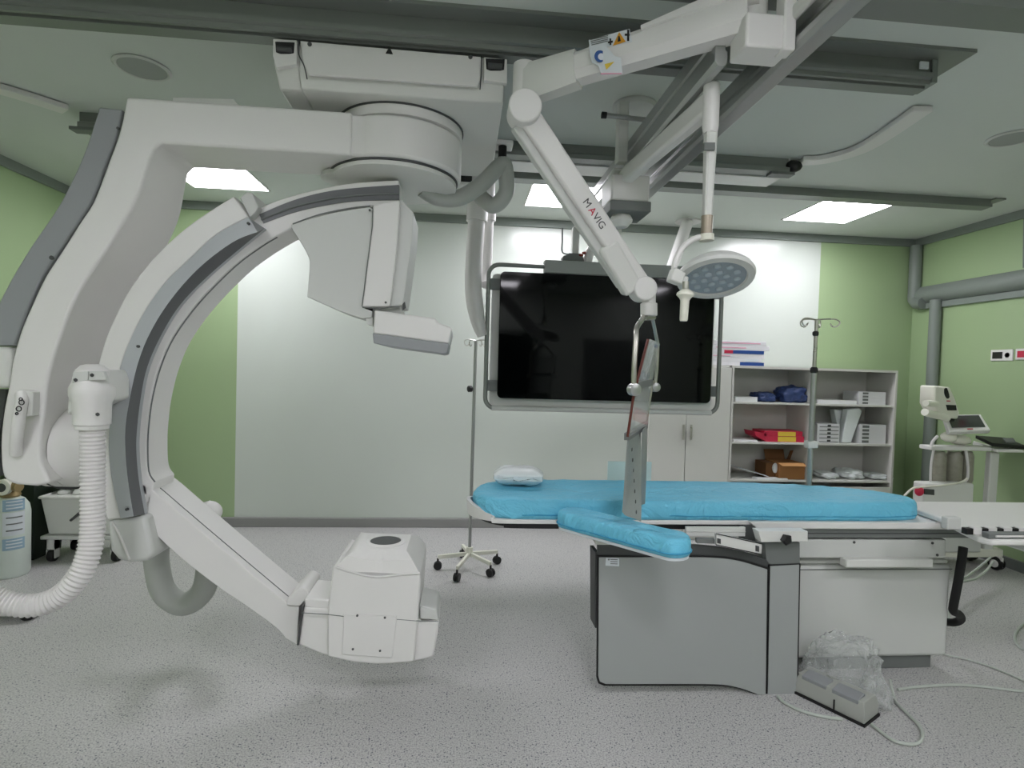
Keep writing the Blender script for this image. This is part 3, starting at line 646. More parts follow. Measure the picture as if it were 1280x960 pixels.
# yoke
b = B(); tube(b, cr([aY(*p) for p in ((805, 395, 2.41), (802, 400, 2.38), (796, 410, 2.33), (795, 425, 2.31), (793, 455, 2.30), (792, 486, 2.30))], 6), .0115, 10)
tube(b, cr([aY(*p) for p in ((815, 395, 2.44), (817, 405, 2.5), (820, 420, 2.56), (822, 433, 2.6), (821, 460, 2.62), (818.5, 484, 2.62))], 6), .008, 10)
cyl(b, aY(804, 397, 2.40), aY(817, 397, 2.46), .012); obj('yoke', b, M['steel'], S)
for q, r in (((792.5, 487, 2.28), .026), ((818.5, 484, 2.63), .022)):
    c_ = aY(*q); b = B(); lathe(b, [(.012, -.02), (r, -.016), (r, .016), (.012, .02)], c_, (0.25, -1, 0), 16); obj('clamp_knob', b, M['alu'], S)
# pane (tilted), seen nearly along its plane
TLp, BLp, BRp, TRp = aY(810, 424, 2.30), aY(784.5, 546, 2.30), aY(808, 531, 2.62), aY(823, 430, 2.62)
mid_l = TLp.lerp(BLp, .55)+Vector((-.012, 0, 0)); mid_r = TRp.lerp(BRp, .55)+Vector((-.012, 0, 0))
b = B(); th = Vector((.008, -.002, .001))
loft(b, [[p, q, q+th, p+th] for p, q in ((TLp, TRp), (mid_l, mid_r), (BLp, BRp))]); pn = obj('pane', b, M['pane'], S)
b = B(); tube(b, [TLp, mid_l, BLp], .006, 8); obj('pane_edge', b, M['glassedge'], pn)
b = B(); tube(b, [TRp.lerp(BRp, .45), BRp], .005, 8); obj('pane_edge', b, M['steel'], pn)
b = B(); beam(b, mid_l.lerp(mid_r, .05)+Vector((.012, 0, .03)), mid_l.lerp(mid_r, .95)+Vector((.012, 0, .03)), .012, .03); obj('pane_clamp', b, M['mgrey'], S)
b = B()   # rolled film strap over the pane
loft(b, [[aY(x0, y, Y), aY(x1, y+2, Y+.06), aY(x1, y+2, Y+.07), aY(x0, y, Y+.01)] for x0, x1, y, Y in ((809, 819, 424, 2.33), (806, 817, 440, 2.34), (803, 812, 458, 2.36), (800, 806, 474, 2.38))]); obj('film_strap', b, M['bag'], S)
b = B(); beam(b, BLp+Vector((-.004, 0, 0)), BRp+Vector((-.004, 0, 0)), .022, .03); obj('curtain_rail', b, M['mgrey'], S)
def leaf(tl, tr, bl, br, wob):
    b = B(); n = 8; rows = []
    for i in range(n+1):
        f = i/n; a = tl.lerp(bl, f); c = tr.lerp(br, f); row = []
        for k in range(9):
            g = k/8; row.append(a.lerp(c, g)+Vector((wob*math.sin(g*7+f*2)*f, 0, 0)))
        rows.append(row+[p+Vector((.006, .002, 0)) for p in row[::-1]])
    return loft(b, rows)
obj('lead_curtain', leaf(BLp, BLp.lerp(BRp, .6), aY(775.5, 640, 2.33), aY(799, 652, 2.33), .008), M['lead'], S)
obj('lead_curtain', leaf(BLp.lerp(BRp, .5)+Vector((.02, 0, 0)), BRp, aY(797, 634, 2.48), aY(804.5, 629, 2.62), .006), M['lead'], S)
b = B()
for k in range(7): c_ = aY(790+k*.9, 562+k*13, 2.315); ball(b, c_, (.003, .003, .010), 1)
obj('stitching', b, M['dgrey'], S)
# stickers on the boom
bd = (P0-P1).normalized(); bs = Vector((bd.y, -bd.x, 0)).normalized()
if bs.y > 0: bs = -bs
def stick(px, Y, name, m, par, lift=0.):
    pts = [aY(x, y, Y) for x, y in px]; b = B(); prism(b, pts, (0, .0012, 0)); return obj(name, b, m, par)
YS = 1.985
def byY(x, off=0.): 
    "depth of the boom's near face where it shows at picture column x"
    f = (x-935)/(655-935); c = P0.lerp(P1, max(0, min(1, f))); return c.y-.074+off
def sk(px, name, m, par, off=0.):
    pts = [aY(x, y, byY(x, off)) for x, y in px]; b = B(); prism(b, pts, (0, .0015, 0)); return obj(name, b, m, par)
st = sk([(736, 50), (787, 36), (790, 52), (764, 58), (737, 58)], 'warning_sticker', M['label'], bo)
sk([(766, 57), (782, 52), (774, 40)], 'amber_triangle', M['orange'], st, -.003)
sk([(772, 52), (776, 51), (774.5, 45), (773, 45)], 'symbol', M['black'], st, -.006)
sk([(784, 37), (786.5, 37), (786.5, 51), (784, 51)], 'symbol', M['black'], st, -.003); sk([(781, 42), (787, 42), (787, 44.5), (781, 44.5)], 'symbol', M['black'], st, -.003)
sk([(762, 48), (764, 48), (764, 56), (762, 56)], 'symbol', M['black'], st, -.003); sk([(760, 52), (766, 50.5), (766, 53), (760, 54)], 'symbol', M['black'], st, -.003)
for k in range(4): sk([(738+k*.5, 49+k*2.2), (760, 44+k*2.2), (760, 44.8+k*2.2), (738+k*.5, 49.8+k*2.2)], 'print_line', M['mgrey'], st, -.003)
s2 = sk([(736, 58), (756, 55), (768, 70), (776, 72), (778, 92), (752, 94), (748, 82), (740, 78)], 'folded_tag', M['label'], bo, -.02)
cc = aY(750, 70.5, byY(750, -.024)); b = B(); lathe(b, [(.021, 0), (.021, .002)], cc, (0, -1, 0), 24); obj('blue_disc', b, M['bluec'], s2)
b = B(); lathe(b, [(.012, .002), (.012, .003)], cc+Vector((.004, 0, -.002)), (0, -1, 0), 20); obj('disc_symbol', b, M['label'], s2)
sk([(756, 80), (768, 77), (758, 87)], 'amber_triangle', M['yellow'], s2, -.023); sk([(751, 91), (777, 91), (777, 92.5), (751, 93)], 'red_line', M['pink'], s2, -.023)
# ------------------------------------------------------------------ SURGICAL LAMP ON CEILING POST
LX, LY = .90, 2.92
Lm = thing('surgical_lamp', 'small round examination lamp on a white ceiling post and long arm', 'lamp', (LX, LY, ZT))
b = B(); lathe(b, [(.118, 0), (.122, -.012), (.11, -.028), (.05, -.034)], (LX, LY+.1, ZT), seg=36); obj('ceiling_canopy', b, M['offwhite'], Lm)
b = B(); box(b, .775, .828, LY-.05, LY+.01, 2.64, 2.95); obj('post', b, M['white2'], Lm, bevel=.006)
b = B(); h0 = aY(755, 144, 2.80); h1 = aY(808, 150, 2.80); cyl(b, h0, h1, .012); bh = obj('brake_bar', b, M['alu'], Lm)
b = B(); cyl(b, h0+Vector((-.012, 0, 0)), h0+Vector((.012, 0, 0)), .016); obj('bar_tip', b, M['black'], bh)
b = B(); c_ = aY(782, 205, LY); box(b, c_.x-.08, c_.x+.06, LY-.06, LY+.09, c_.z-.06, 2.605); obj('arm_hub', b, M['white2'], Lm, bevel=.012)
b = B(); c_ = aY(782, 242, LY); box(b, c_.x-.10, c_.x+.10, LY-.09, LY+.12, c_.z-.065, c_.z+.07); obj('drive_box', b, M['white'], Lm, bevel=.01)
b = B(); box(b, c_.x-.105, c_.x+.108, LY-.1, LY+.13, c_.z-.118, c_.z-.066); obj('base_plate', b, M['mgrey'], Lm, bevel=.004)
b = B(); lathe(b, [(.05, 0), (.06, -.02), (.06, -.03), (.035, -.06)], (c_.x-.02, LY, c_.z-.118), seg=24); obj('bottom_bearing', b, M['white2'], Lm)
AE = aZ(889, 128, 2.56); A0 = aY(779, 212, LY-.02); A0.z = 2.56
b = B(); beam(b, A0, AE, .055, .085); obj('horizontal_arm', b, M['white'], Lm, bevel=.014)
b = B(); lathe(b, [(.024, .07), (.030, .062), (.030, -.02), (.030, -.09), (.026, -.115)], AE+Vector((0, 0, .0)), seg=24); obj('elbow', b, M['white'], Lm)
eY = AE.y
b = B(); taper(b, aY(888.5, 165, eY), aY(884, 272, eY), .042, .042, .030, .030); obj('drop_arm', b, M['white2'], Lm)
b = B(); ppx(b, [(880.5, 178), (894, 178), (894, 187), (880.5, 187)], eY-.032, eY-.02); obj('arm_label', b, M['mgrey'], Lm)
b = B(); cyl(b, aY(884, 270, eY), aY(883, 296, eY), .021); obj('swivel', b, mat('bronze_sleeve', (158, 148, 132), .35, metal=.5), Lm)
b = B(); cyl(b, aY(883, 293, eY), aY(883, 301, eY), .027); obj('swivel_end', b, M['cream'], Lm)
b = B(); tube(b, cr([aY(x, y, eY) for x, y in ((884, 297), (872, 297), (858, 305), (848, 318), (843, 333), (842, 350))], 6), .011, 10); obj('gooseneck', b, M['white'], Lm)
b = B(); obox(b, aY(845, 346, eY), (.05, .05, .05), Matrix.Rotation(.3, 3, 'Y')); obox(b, aY(851, 350, eY), (.05, .03, .03), Matrix.Rotation(.1, 3, 'Y')); obj('head_joint', b, M['white2'], Lm, bevel=.006)
hc_ = aY(894, 346, eY)
view = (hc_-O).normalized()
upv = Vector((0, 0, 1)); 
nn = (-view*.42+Vector((.14, 0, -1))*.80); nn.normalize()     # the lamp faces down and a little to the viewer
R_ = .142
b = B(); lathe(b, [(.06, -.04), (.12, -.032), (R_-.004, -.012), (R_, 0), (R_-.004, .012), (R_-.028, .014), (R_-.034, .004)], hc_, nn, 48); obj('lamp_head', b, M['offwhite'], Lm)
b = B(); lathe(b, [(R_-.034, .004), (R_-.03, .0065), (.01, .007)], hc_, nn, 40); obj('lens_plate', b, mat('lens_plate', (150, 160, 166), .25, spec=.6), Lm)
u_ = nn.orthogonal().normalized(); w_ = nn.cross(u_)
b = B()
for ring, cnt in ((0., 1), (.04, 6), (.08, 11)):
    for k in range(cnt):
        a = 2*PI*k/cnt+ring*9; p = hc_+nn*.006+u_*ring*math.cos(a)+w_*ring*math.sin(a); lathe(b, [(.014, 0), (.012, .005), (.004, .008)], p, nn, 10)
lo = obj('led_lens', b, mat('led_lens', (172, 184, 192), .15, spec=.8), Lm); lo['kind'] = 'stuff'
b = B(); cyl(b, aY(857, 352, eY-.05), aY(857, 366, eY-.05), .012); obj('handle_stem', b, M['steel'], Lm)
b = B(); lathe(b, [(.014, .0), (.03, -.012), (.032, -.02), (.02, -.032), (.016, -.04), (.0145, -.11), (.012, -.115)], aY(857, 362, eY-.05), (.03, 0, 1), 20); obj('sterile_handle', b, M['cream'], Lm)
# ------------------------------------------------------------------ LARGE SCREEN
MY = 4.1
Mo = thing('large_display', 'large black switched-off display in a grey tube frame hanging from the ceiling', 'monitor', aY(756, 518, MY))
sL, sR = aY(623.5, 420, MY).x, aY(890.5, 440, MY).x; zT_, zB_ = aY(760, 345, MY).z, aY(760, 501, MY).z
cx, cz = (sL+sR)/2, (zT_+zB_)/2
def rr3(cx, cz, hx, hz, r, Y): return [(x, Y, z) for x, z in rrect(cx, cz, hx, hz, r)]
b = B(); prism(b, rr3(cx, cz, (sR-sL)/2, (zT_-zB_)/2, .035, MY), (0, .06, 0)); obj('screen', b, M['screen'], Mo, bevel=.004)
fL, fR = aY(608.5, 430, MY).x, aY(902, 430, MY).x; fT, fB = aY(640, 330.5, MY).z, aY(760, 514, MY).z
b = B(); prism(b, rr3(cx-.01, (fB+zT_)/2, (sR-sL)/2+.045, (zT_-fB)/2-.01, .03, MY+.065), (0, .03, 0)); obj('back_panel', b, M['white2'], Mo)
fz = (fT+fB)/2; fx = (fL+fR)/2
b = B(); tube(b, rr3(fx, fz, (fR-fL)/2, (fT-fB)/2, .08, MY+.03), .016, 12, closed=True); obj('tube_frame', b, M['alud'], Mo)
b = B(); tube(b, [(fL+.05, MY+.03, fB+.003), (fR-.05, MY+.03, fB+.003)], .02, 12); obj('bottom_grip', b, M['offwhite'], Mo)
b = B()
for z in (zT_-.09, zB_+.09):
    box(b, fL, sL+.02, MY+.03, MY+.06, z-.04, z+.04); box(b, sR-.02, fR, MY+.03, MY+.06, z-.04, z+.04)
each('side_bracket', b, M['mgrey'], Mo)
b = B(); z0 = aY(760, 345, MY).z; box(b, aY(681, 338, MY).x, aY(910, 338, MY).x, MY+.0, MY+.09, z0+.006, z0+.1); obj('top_bar', b, mat('bar_grey', (158, 162, 158), .45), Mo, bevel=.005)
b = B(); c_ = aY(757, 334, MY-.002); box(b, c_.x-.012, c_.x+.012, MY-.003, MY, c_.z-.012, c_.z+.012); obj('sensor', b, M['black'], Mo)
b = B(); ppx(b, [(702, 327), (704, 320), (712, 316), (728, 317), (731, 328)], MY+.03, MY+.12); cb = obj('connector_box', b, M['mgrey'], Mo, bevel=.004)
b = B(); ppx(b, [(702, 326), (731, 327), (731, 330), (702, 329)], MY+.026, MY+.1); obj('box_gasket', b, M['black'], cb)
b = B(); tube(b, cr([aY(x, y, MY+.06) for x, y in ((703, 285), (703, 300), (703, 315), (712, 318))], 6), .006, 8); obj('supply_cable', b, M['mgrey'], Mo)
b = B(); tube(b, cr([aY(x, y, MY+.06) for x, y in ((734, 330), (737, 316), (744, 308), (751, 314), (753, 330))], 6), .035, 14); obj('white_conduit', b, M['white'], Mo)
b = B(); ball(b, aY(726, 319, MY+.04), (.02, .02, .014), 2); ball(b, aY(730, 316, MY+.04), (.016, .02, .01), 2); obj('red_plug', b, mat('dull_red', (140, 44, 26), .5), Mo)
b = B()
for x in (.80, 1.12): box(b, x, x+.05, MY+.05, MY+.1, z0+.09, 2.62)
each('suspension_column', b, M['white2'], Mo)
pd = aZ(860, 276, ZT); pe = aY(836, 346, MY+.12)
b = B(); cyl(b, pd, pe, .055, .045, 16); lathe(b, [(.12, 0), (.12, -.015), (.06, -.03)], pd, seg=28); obj('stay_tube', b, M['white'], Mo)
# ------------------------------------------------------------------ TABLE
T = thing('angiography_table', 'long white patient table on a boxy floor pedestal', 'operating table', (2.15, 2.95, 0))
PY0, PY1 = 2.74, 3.14
b = B(); x0, x1 = 1.70, aY(1187, 760, PY0).x; zt = aY(1100, 707, PY0).z
box(b, x0, x1, PY0, PY1, .075, zt); obj('pedestal', b, M['offwhite'], T, bevel=.02, seg=3)
b = B(); box(b, 1.9, aY(1169, 835, PY0).x, PY0+.03, PY1-.04, 0, .075); obj('pedestal_foot', b, M['mgrey'], T, bevel=.004)
b = B(); box(b, x0+.02, x1+.0, PY0+.02, PY1-.02, zt, zt+.03); obj('pedestal_top', b, M['white2'], T, bevel=.01)
b = B(); tube(b, [(x0, PY0-.001, zt-.02), (x1, PY0-.001, zt-.02)], .003, 6); each('seam', b, M['mgrey'], T)
zu0, zu1 = aY(1100, 698, PY0-.06).z, aY(1100, 674, PY0-.06).z
xu1 = aY(1176, 690, PY0-.06).x
b = B(); box(b, 1.5, xu1+.03, PY0-.06, PY1+.03, zu0, zu1); up_ = obj('upper_carriage', b, M['offwhite'], T, bevel=.008)
b = B(); q0, q1 = aY(1056, 704, PY0-.09).x, aY(1165, 704, PY0-.09).x; box(b, q0, q1, PY0-.10, PY0-.05, zu0-.035, zu0+.008); obj('carriage_shelf', b, M['white2'], T, bevel=.006)
b = B()
for q in ((1068, 678), (1166, 679), (1172, 694)): c_ = aY(*q, PY0-.063); cyl(b, c_, c_+Vector((0, .01, 0)), .007)
each('screw', b, M['dgrey'], up_)
# table plate: narrow carbon head part, broader foot part
TY_0, TY_1, TZ = 2.655, 3.10, .824
xe = aZ(584, 634, TZ+.02).x
hl = [(x, y) for x, y in [(1.55, TY_0+.01), (.30, TY_0+.01), (.17, TY_0+.05), (.085, TY_0+.12), (.05, TY_0+.22), (.085, TY_1-.12), (.17, TY_1-.05), (.30, TY_1-.01), (1.55, TY_1-.01)]]
hs = [(v.x, v.y) for v in cr([(x, y, 0) for x, y in hl], 5)]
b = B(); plan(b, hs, TZ-.022, TZ); obj('tabletop', b, M['white'], T, bevel=.005)
b = B(); plan(b, [(x+.06 if x < .5 else x, y+.02 if y < 2.9 else y-.02) for x, y in hs], TZ-.05, TZ-.022); obj('carbon_underside', b, M['black'], T, bevel=.004)
b = B(); n0 = len(hs); lipo = [p for p in hs if p[0] < .2]
L_ = []
for i, p in enumerate(lipo):
    f = max(0, math.sin(PI*i/(len(lipo)-1)))**1.6; d = (Vector((.5, 2.88))-Vector(p)).normalized()*.012
    L_.append([(p[0], p[1], TZ-.02), (p[0]+d.x, p[1]+d.y, TZ-.02), (p[0]+d.x, p[1]+d.y, TZ+.004+.05*f), (p[0]-d.x*.6, p[1]-d.y*.6, TZ+.004+.05*f)])
loft(b, L_); obj('head_lip', b, M['white'], T)
xw0 = aY(945, 655, TY_0).x
b = B(); prism(b, [(xw0-.04, TY_0-.012, TZ), (xw0, TY_0-.012, TZ-.036), (3.75, TY_0-.012, TZ-.036), (3.75, TY_0-.012, TZ)], (0, TY_1-TY_0+.024, 0)); obj('foot_plate', b, M['white'], T, bevel=.006)
b = B(); box(b, xw0+.0, 3.6, TY_0+.01, TY_1-.01, TZ-.085, TZ-.036); obj('under_rail', b, M['mgrey'], T)
b = B(); tube(b, [(xw0, TY_0+.008, TZ-.062), (3.6, TY_0+.008, TZ-.062)], .003, 6); obj('seam', b, M['dgrey'], T)
b = B(); x_a, x_b = aY(857, 665, TY_0-.02).x, aY(931, 668, TY_0-.02).x; zr = aY(890, 664, TY_0-.02).z
box(b, x_a, x_b, TY_0-.025, TY_0-.01, zr-.024, zr+.022); tube(b, [(x_a, TY_0-.026, zr), (x_b, TY_0-.026, zr)], .003, 6); obj('accessory_rail', b, M['white2'], T, bevel=.002)
b = B(); box(b, x_b, x_b+.06, TY_0-.01, TY_0+.04, zr-.06, zr+.025); obj('rail_block', b, M['dgrey'], T)
b = B(); box(b, aY(680, 660, 3.0).x, 1.6, 2.78, 2.98, TZ-.075, TZ-.05); obj('under_beam', b, M['offwhite'], T)
# ---- skirt shield hanging at the table side
K = thing('table_skirt_shield', 'grey two-panel lead skirt with black edging hanging from the table side', 'lead shield', (1.15, 2.57, .05))
KY = 2.56
panel = [(749, 697), (880, 697)]+c2([(880, 697), (905, 698.5), (930, 703), (959, 712)], 4)[1:]+[(957, 868), (951, 870)]+c2([(945, 867), (925, 860), (905, 856), (880, 855)], 4)+[(757, 855), (750, 852), (748, 845)]
def grow(px, d):
    cx = sum(p[0] for p in px)/len(px); cy = sum(p[1] for p in px)/len(px)
    return [(x+(d if x > cx else -d), y+(d if y > cy else -d)) for x, y in px]
b = B(); ppx(b, panel, KY, KY+.012); obj('main_panel', b, M['skin_grey'], K)
b = B(); ppx(b, grow(panel, 2.2), KY+.006, KY+.016); obj('edging', b, M['black'], K)
pan2 = [(963, 708), (999, 706), (996, 863), (993, 868), (985, 870), (960, 869.5)]
b = B(); ppx(b, pan2, KY, KY+.012); obj('side_panel', b, M['skin_grey'], K)
b = B(); ppx(b, grow(pan2, 1.6), KY+.004, KY+.016); obj('edging', b, M['black'], K)
b = B(); ppx(b, [(747, 681), (868, 681), (900, 684), (930, 690), (960, 700), (960, 715), (930, 706), (900, 701), (747, 700)], KY+.014, KY+.03); obj('top_band', b, M['dgrey'], K)
b = B(); ppx(b, [(743.5, 690), (748, 690), (748, 785), (744, 785)], KY+.02, KY+.12); obj('return_flap', b, M['dgrey'], K)
b = B(); ppx(b, [(745, 676), (766, 676), (766, 681), (745, 681)], KY, KY+.06); obj('hanger_clip', b, M['white2'], K)
b = B(); ppx(b, [(757.5, 697.5), (774, 698), (774, 708), (757, 707)], KY-.003, KY); lb_ = obj('maker_label', b, M['label'], K)
b = B(); c_ = aY(761, 699.5, KY-.005); ball(b, c_, (.005, .002, .004), 1)
for k in range(3): ppx(b, [(763, 699+k*2.6), (772, 699.3+k*2.6), (772, 700.2+k*2.6), (763, 699.9+k*2.6)], KY-.004, KY-.002)
each('print', b, M['mgrey'], lb_)
b = B(); ppx(b, [(871, 673), (899, 674), (899, 680), (871, 679)], KY-.015, KY+.005); obj('hinge_link', b, M['mgrey'], K, bevel=.002)
b = B(); ppx(b, [(895, 667), (953, 680), (952, 693), (895, 681)], KY-.03, KY-.01); obj('support_bracket', b, M['white2'], K, bevel=.002)
b = B(); tube(b, [aY(x, y, KY-.032) for x, y in ((895, 667), (953, 680), (952, 693), (895, 681))], .0025, 6, closed=True); obj('bracket_edge', b, M['black'], K)
b = B(); ppx(b, [(897, 673), (901, 674), (901, 680), (897, 679)], KY-.035, KY-.03); ppx(b, [(945, 682), (949, 683), (949, 690), (945, 689)], KY-.035, KY-.03); each('bracket_pin', b, M['dgrey'], K)
b = B(); ppx(b, [(948, 664), (1010, 664), (1010, 677), (952, 678)], KY-.04, KY+.02); cl = obj('rail_clamp', b, M['white2'], K, bevel=.003)
c_ = aY(983, 674.5, KY-.05); b = B(); lathe(b, [(.012, .02), (.026, .012), (.028, -.006), (.018, -.014)], c_, (0, 1, 0), 5); obj('clamp_knob', b, M['black'], K)
b = B(); ppx(b, [(956, 678), (1000, 678), (1000, 706), (962, 706), (958, 700)], KY+.01, KY+.05); obj('clamp_pillar', b, M['mgrey'], K, bevel=.003)
# ---- mattress
def soft(name, outline, z0, z1, m, label, cat, rad=.03, wr=.004, parent=None, seed=0):
    "cushion: plan outline with rounded edges and small folds"
    P = [Vector((x, y, 0)) for x, y in outline]; n = len(P); cen = sum(P, Vector())/n; nor = []
    for i in range(n):
        tt = (P[(i+1) % n]-P[i-1]).normalized(); q = Vector((tt.y, -tt.x, 0))
        if q.dot(P[i]-cen) < 0: q = -q
        nor.append(q)
    H = z1-z0; prof = [(.35, 0), (.12, .0), (.0, .18), (0, .45), (.0, .62), (.12, .85), (.35, .97), (.8, 1.0), (2.0, 1.0)]
    L = []
    for a, h in prof:
        row = []
        for i in range(n):
            p = P[i]-nor[i]*a*rad*1.2+Vector((0, 0, z0+H*h))
            k = noise.noise(p*16+Vector((seed, 0, 0)))*wr+noise.noise(Vector((p.x*45, p.y*45, p.z*10)))*wr*.7
            if 0 < h < .9: p += nor[i]*k
            elif h >= .9: p.z += k*.6
            row.append(p)
        L.append(row)
    b = B(); loft(b, L); o = obj(name, b, m, parent, sharp=80)
    if label: tag(o, label, cat)
    return o
ny, fy = 2.665, 3.20
ml = [(.31, ny), (.6, ny), (1., ny), (1.4, ny), (1.8, ny), (2.15, ny+.0), (2.36, ny+.03), (2.44, ny+.12), (2.42, ny+.25), (2.30, ny+.36), (2.1, fy-.09), (1.8, fy-.03), (1.5, fy), (1., fy), (.6, fy), (.34, fy-.02), (.17, fy-.09), (.088, fy-.24), (.088, ny+.14), (.16, ny+.04)]
mo = [(v.x, v.y) for v in cr([(x, y, 0) for x, y in ml], 9, closed=True)]
mt = soft('mattress', mo, TZ+.001, TZ+.094, M['blue'], 'long bright blue sheeted mattress lying on the table', 'mattress', .03, .006)
b = B(); pts = []
for i in range(0, len(mo)):
    x, y = mo[i]
    if y < 2.76 and (x < .75 or 1.0 < x < 2.4): pts.append((x, y, TZ+.022+.006*noise.noise(Vector((x*9, 3, 0)))))
pts.sort(); tube(b, [(x, y-.002, z) for x, y, z in pts if .3 < x < .75], .004, 6); tube(b, [(x, y-.002, z) for x, y, z in pts if x > 1], .003, 6); obj('sheet_seam', b, M['bluedk'], mt)
# ---- arm board
AP0 = aZ(714, 638, .875); AP1 = aZ(843, 672, .875); AP0.z = AP1.z = 0; AP0.y -= .03
ad = (AP1-AP0).normalized(); an = Vector((-ad.y, ad.x, 0)); hw = .08
def caps(h, ext=0., n=10):
    o_ = []
    for c, s in ((AP1, 0), (AP0, PI)):
        for k in range(n+1):
            a = -PI/2+PI*k/n+s; o_.append(c+ad*(math.cos(a)*(h+ext)*.8)+an*(math.sin(a)*h))
    res = []
    for i in range(len(o_)):
        a, c = o_[i], o_[(i+1) % len(o_)]; m_ = max(1, int((c-a).length/.03))
        for k in range(m_): v = a.lerp(c, k/m_); res.append((v.x, v.y))
    return res
AB = thing('arm_board', 'narrow blue padded arm board angled out from the near side of the table', 'arm board', (*aZ(775, 660, .8).xy, .8))
ap = soft('pad', caps(hw), .812, .886, M['blue'], None, None, .026, .006, AB, 5)
b = B(); plan(b, caps(hw-.008), .796, .813); obj('board', b, M['label'], AB, bevel=.004)
b = B(); tube(b, [(x, y, .828+.004*noise.noise(Vector((x*12, y*12, 0)))) for x, y in caps(hw+.002)], .0035, 6, closed=True); obj('sheet_seam', b, M['bluedk'], AB)
b = B(); beam(b, aZ(720, 650, .79), Vector((.75, 2.72, .785)), .04, .012); obj('mounting_bar', b, M['steel'], AB)
# ---- white pillow
pc = aZ(648, 600, .945)
b = B(); bmesh.ops.create_cube(b, size=1); bmesh.ops.subdivide_edges(b, edges=b.edges, cuts=9, use_grid_fill=True)
for v in b.verts:
    x, y, z = v.co*2
    f = (1-abs(x)**3*.25); e = max(0, 1-.75*max(abs(x), abs(y))**4)
    p = Vector((x*.135*(1-.06*y*y), y*.10*(1-.06*x*x), z*.046*e+ .006*noise.noise(Vector((x*3, y*3, z)))))
    v.co = Vector((pc.x, pc.y, TZ+.094+.054))+Matrix.Rotation(-.12, 3, 'Z') @ p + Vector((0, 0, .010*noise.noise(Vector((x*6, y*5, z*3)))))
pw = tag(obj('pillow', b, M['pillow'], sharp=60), 'small white plastic-wrapped pillow lying on the blue mattress', 'pillow')
b = B()
# ---- frosted panel behind the table
q0, q1 = aY(757, 602, 3.3), aY(812, 576, 3.3)
b = B(); box(b, q0.x, q1.x, 3.26, 3.268, .76, q1.z); box(b, q0.x+.1, q0.x+.14, 2.98, 3.262, .763, .775); fb = obj('frosted_board', b, M['paneb'], T, bevel=.002)
# ---- drip pole clamped at far table side
IY = 3.27
IP = thing('drip_pole', 'tall drip pole with four hooks clamped to the far side of the table', 'drip pole', aY(1012, 610, IY))
top = aY(1021, 400, IY); b0 = Vector((top.x-.005, IY, .74))
b = B(); cyl(b, (top.x-.004, IY, aY(1018, 470, IY).z), top, .011); obj('upper_rod', b, M['steel'], IP)
b = B(); cyl(b, b0, (top.x-.004, IY, aY(1018, 466, IY).z), .017); obj('lower_tube', b, M['alu'], IP)
for q, r, h in ((417, .018, .03), (463, .022, .04)):
    z = aY(1019, q, IY).z; b = B(); lathe(b, [(r*.7, -h/2), (r, -h/4), (r, h/4), (r*.7, h/2)], (top.x-.004, IY, z), seg=16); each('locking_collar', b, M['black'], IP)
z = aY(1013, 556, IY).z; b = B(); box(b, top.x-.035, top.x+.03, IY-.025, IY+.025, z-.02, z+.025); obj('clamp', b, M['white2'], IP, bevel=.006)
b = B(); box(b, top.x-.04, top.x+.04, 3.113, IY+.03, .75, .80); obj('table_clamp', b, M['steel'], IP, bevel=.004)
def hooks(bm, c, L, r=.0035, four=True):
    for k, (dx, dy) in enumerate(((-1, -.35), (1, -.35), (-.55, .5), (.55, .5))):
        d = Vector((dx, dy, 0))
        p = [c, c+d*L*.5+Vector((0, 0, .006)), c+d*L*.95+Vector((0, 0, .004)), c+d*L*1.15+Vector((0, 0, -.012)), c+d*L*1.05+Vector((0, 0, -.036)), c+d*L*.8+Vector((0, 0, -.04)), c+d*L*.68+Vector((0, 0, -.022))]
        tube(bm, cr(p, 5), r, 6)
b = B(); hooks(b, top, .105, .004); obj('hook_arms', b, M['steel'], IP)
# ---- five wheel drip stand
base = Vector((.098, 4.265, 0))
DS = thing('drip_stand', 'slim steel drip stand on a five-wheel star base near the table head', 'drip stand', base)
hub = Vector((base.x, base.y, .125)); tz = aY(598, 426, 4.265).z
b = B(); cyl(b, hub-Vector((0, 0, .02)), hub+Vector((0, 0, .05)), .026); obj('hub', b, M['cream'], DS)
b = B(); cyl(b, hub, (base.x+.004, base.y, tz), .0125); obj('pole', b, M['alu'], DS)
b = B(); lathe(b, [(.015, 0), (.024, .006), (.024, .03), (.015, .036)], Vector((base.x-.016, base.y-.01, aY(590, 486, 4.265).z)), (-.8, -.5, .0), 14); obj('height_knob', b, M['black'], DS)
b = B(); hooks(b, Vector((base.x+.004, base.y, tz)), .075, .0035); obj('hook_arms', b, M['steel'], DS)
for q in ((547, 712), (571, 727), (613, 721), (621, 705), (578, 697)):
    p = aZ(*q, 0); e = Vector((p.x, p.y, .098))
    b = B(); beam(b, hub, e, .022, .028); lg = obj('leg', b, M['cream'], DS, bevel=.003)
    b = B(); cyl(b, e+Vector((0, 0, -.01)), Vector((p.x, p.y, .05)), .008); d = (p-base).normalized(); s = Vector((-d.y, d.x, 0))
    for k in (-1, 1): lathe(b, [(.012, -.008), (.03, -.008), (.032, 0), (.03, .008), (.012, .008)], Vector((p.x, p.y, .032))+s*k*.012, s, 16)
    obj('caster', b, M['black'], lg)
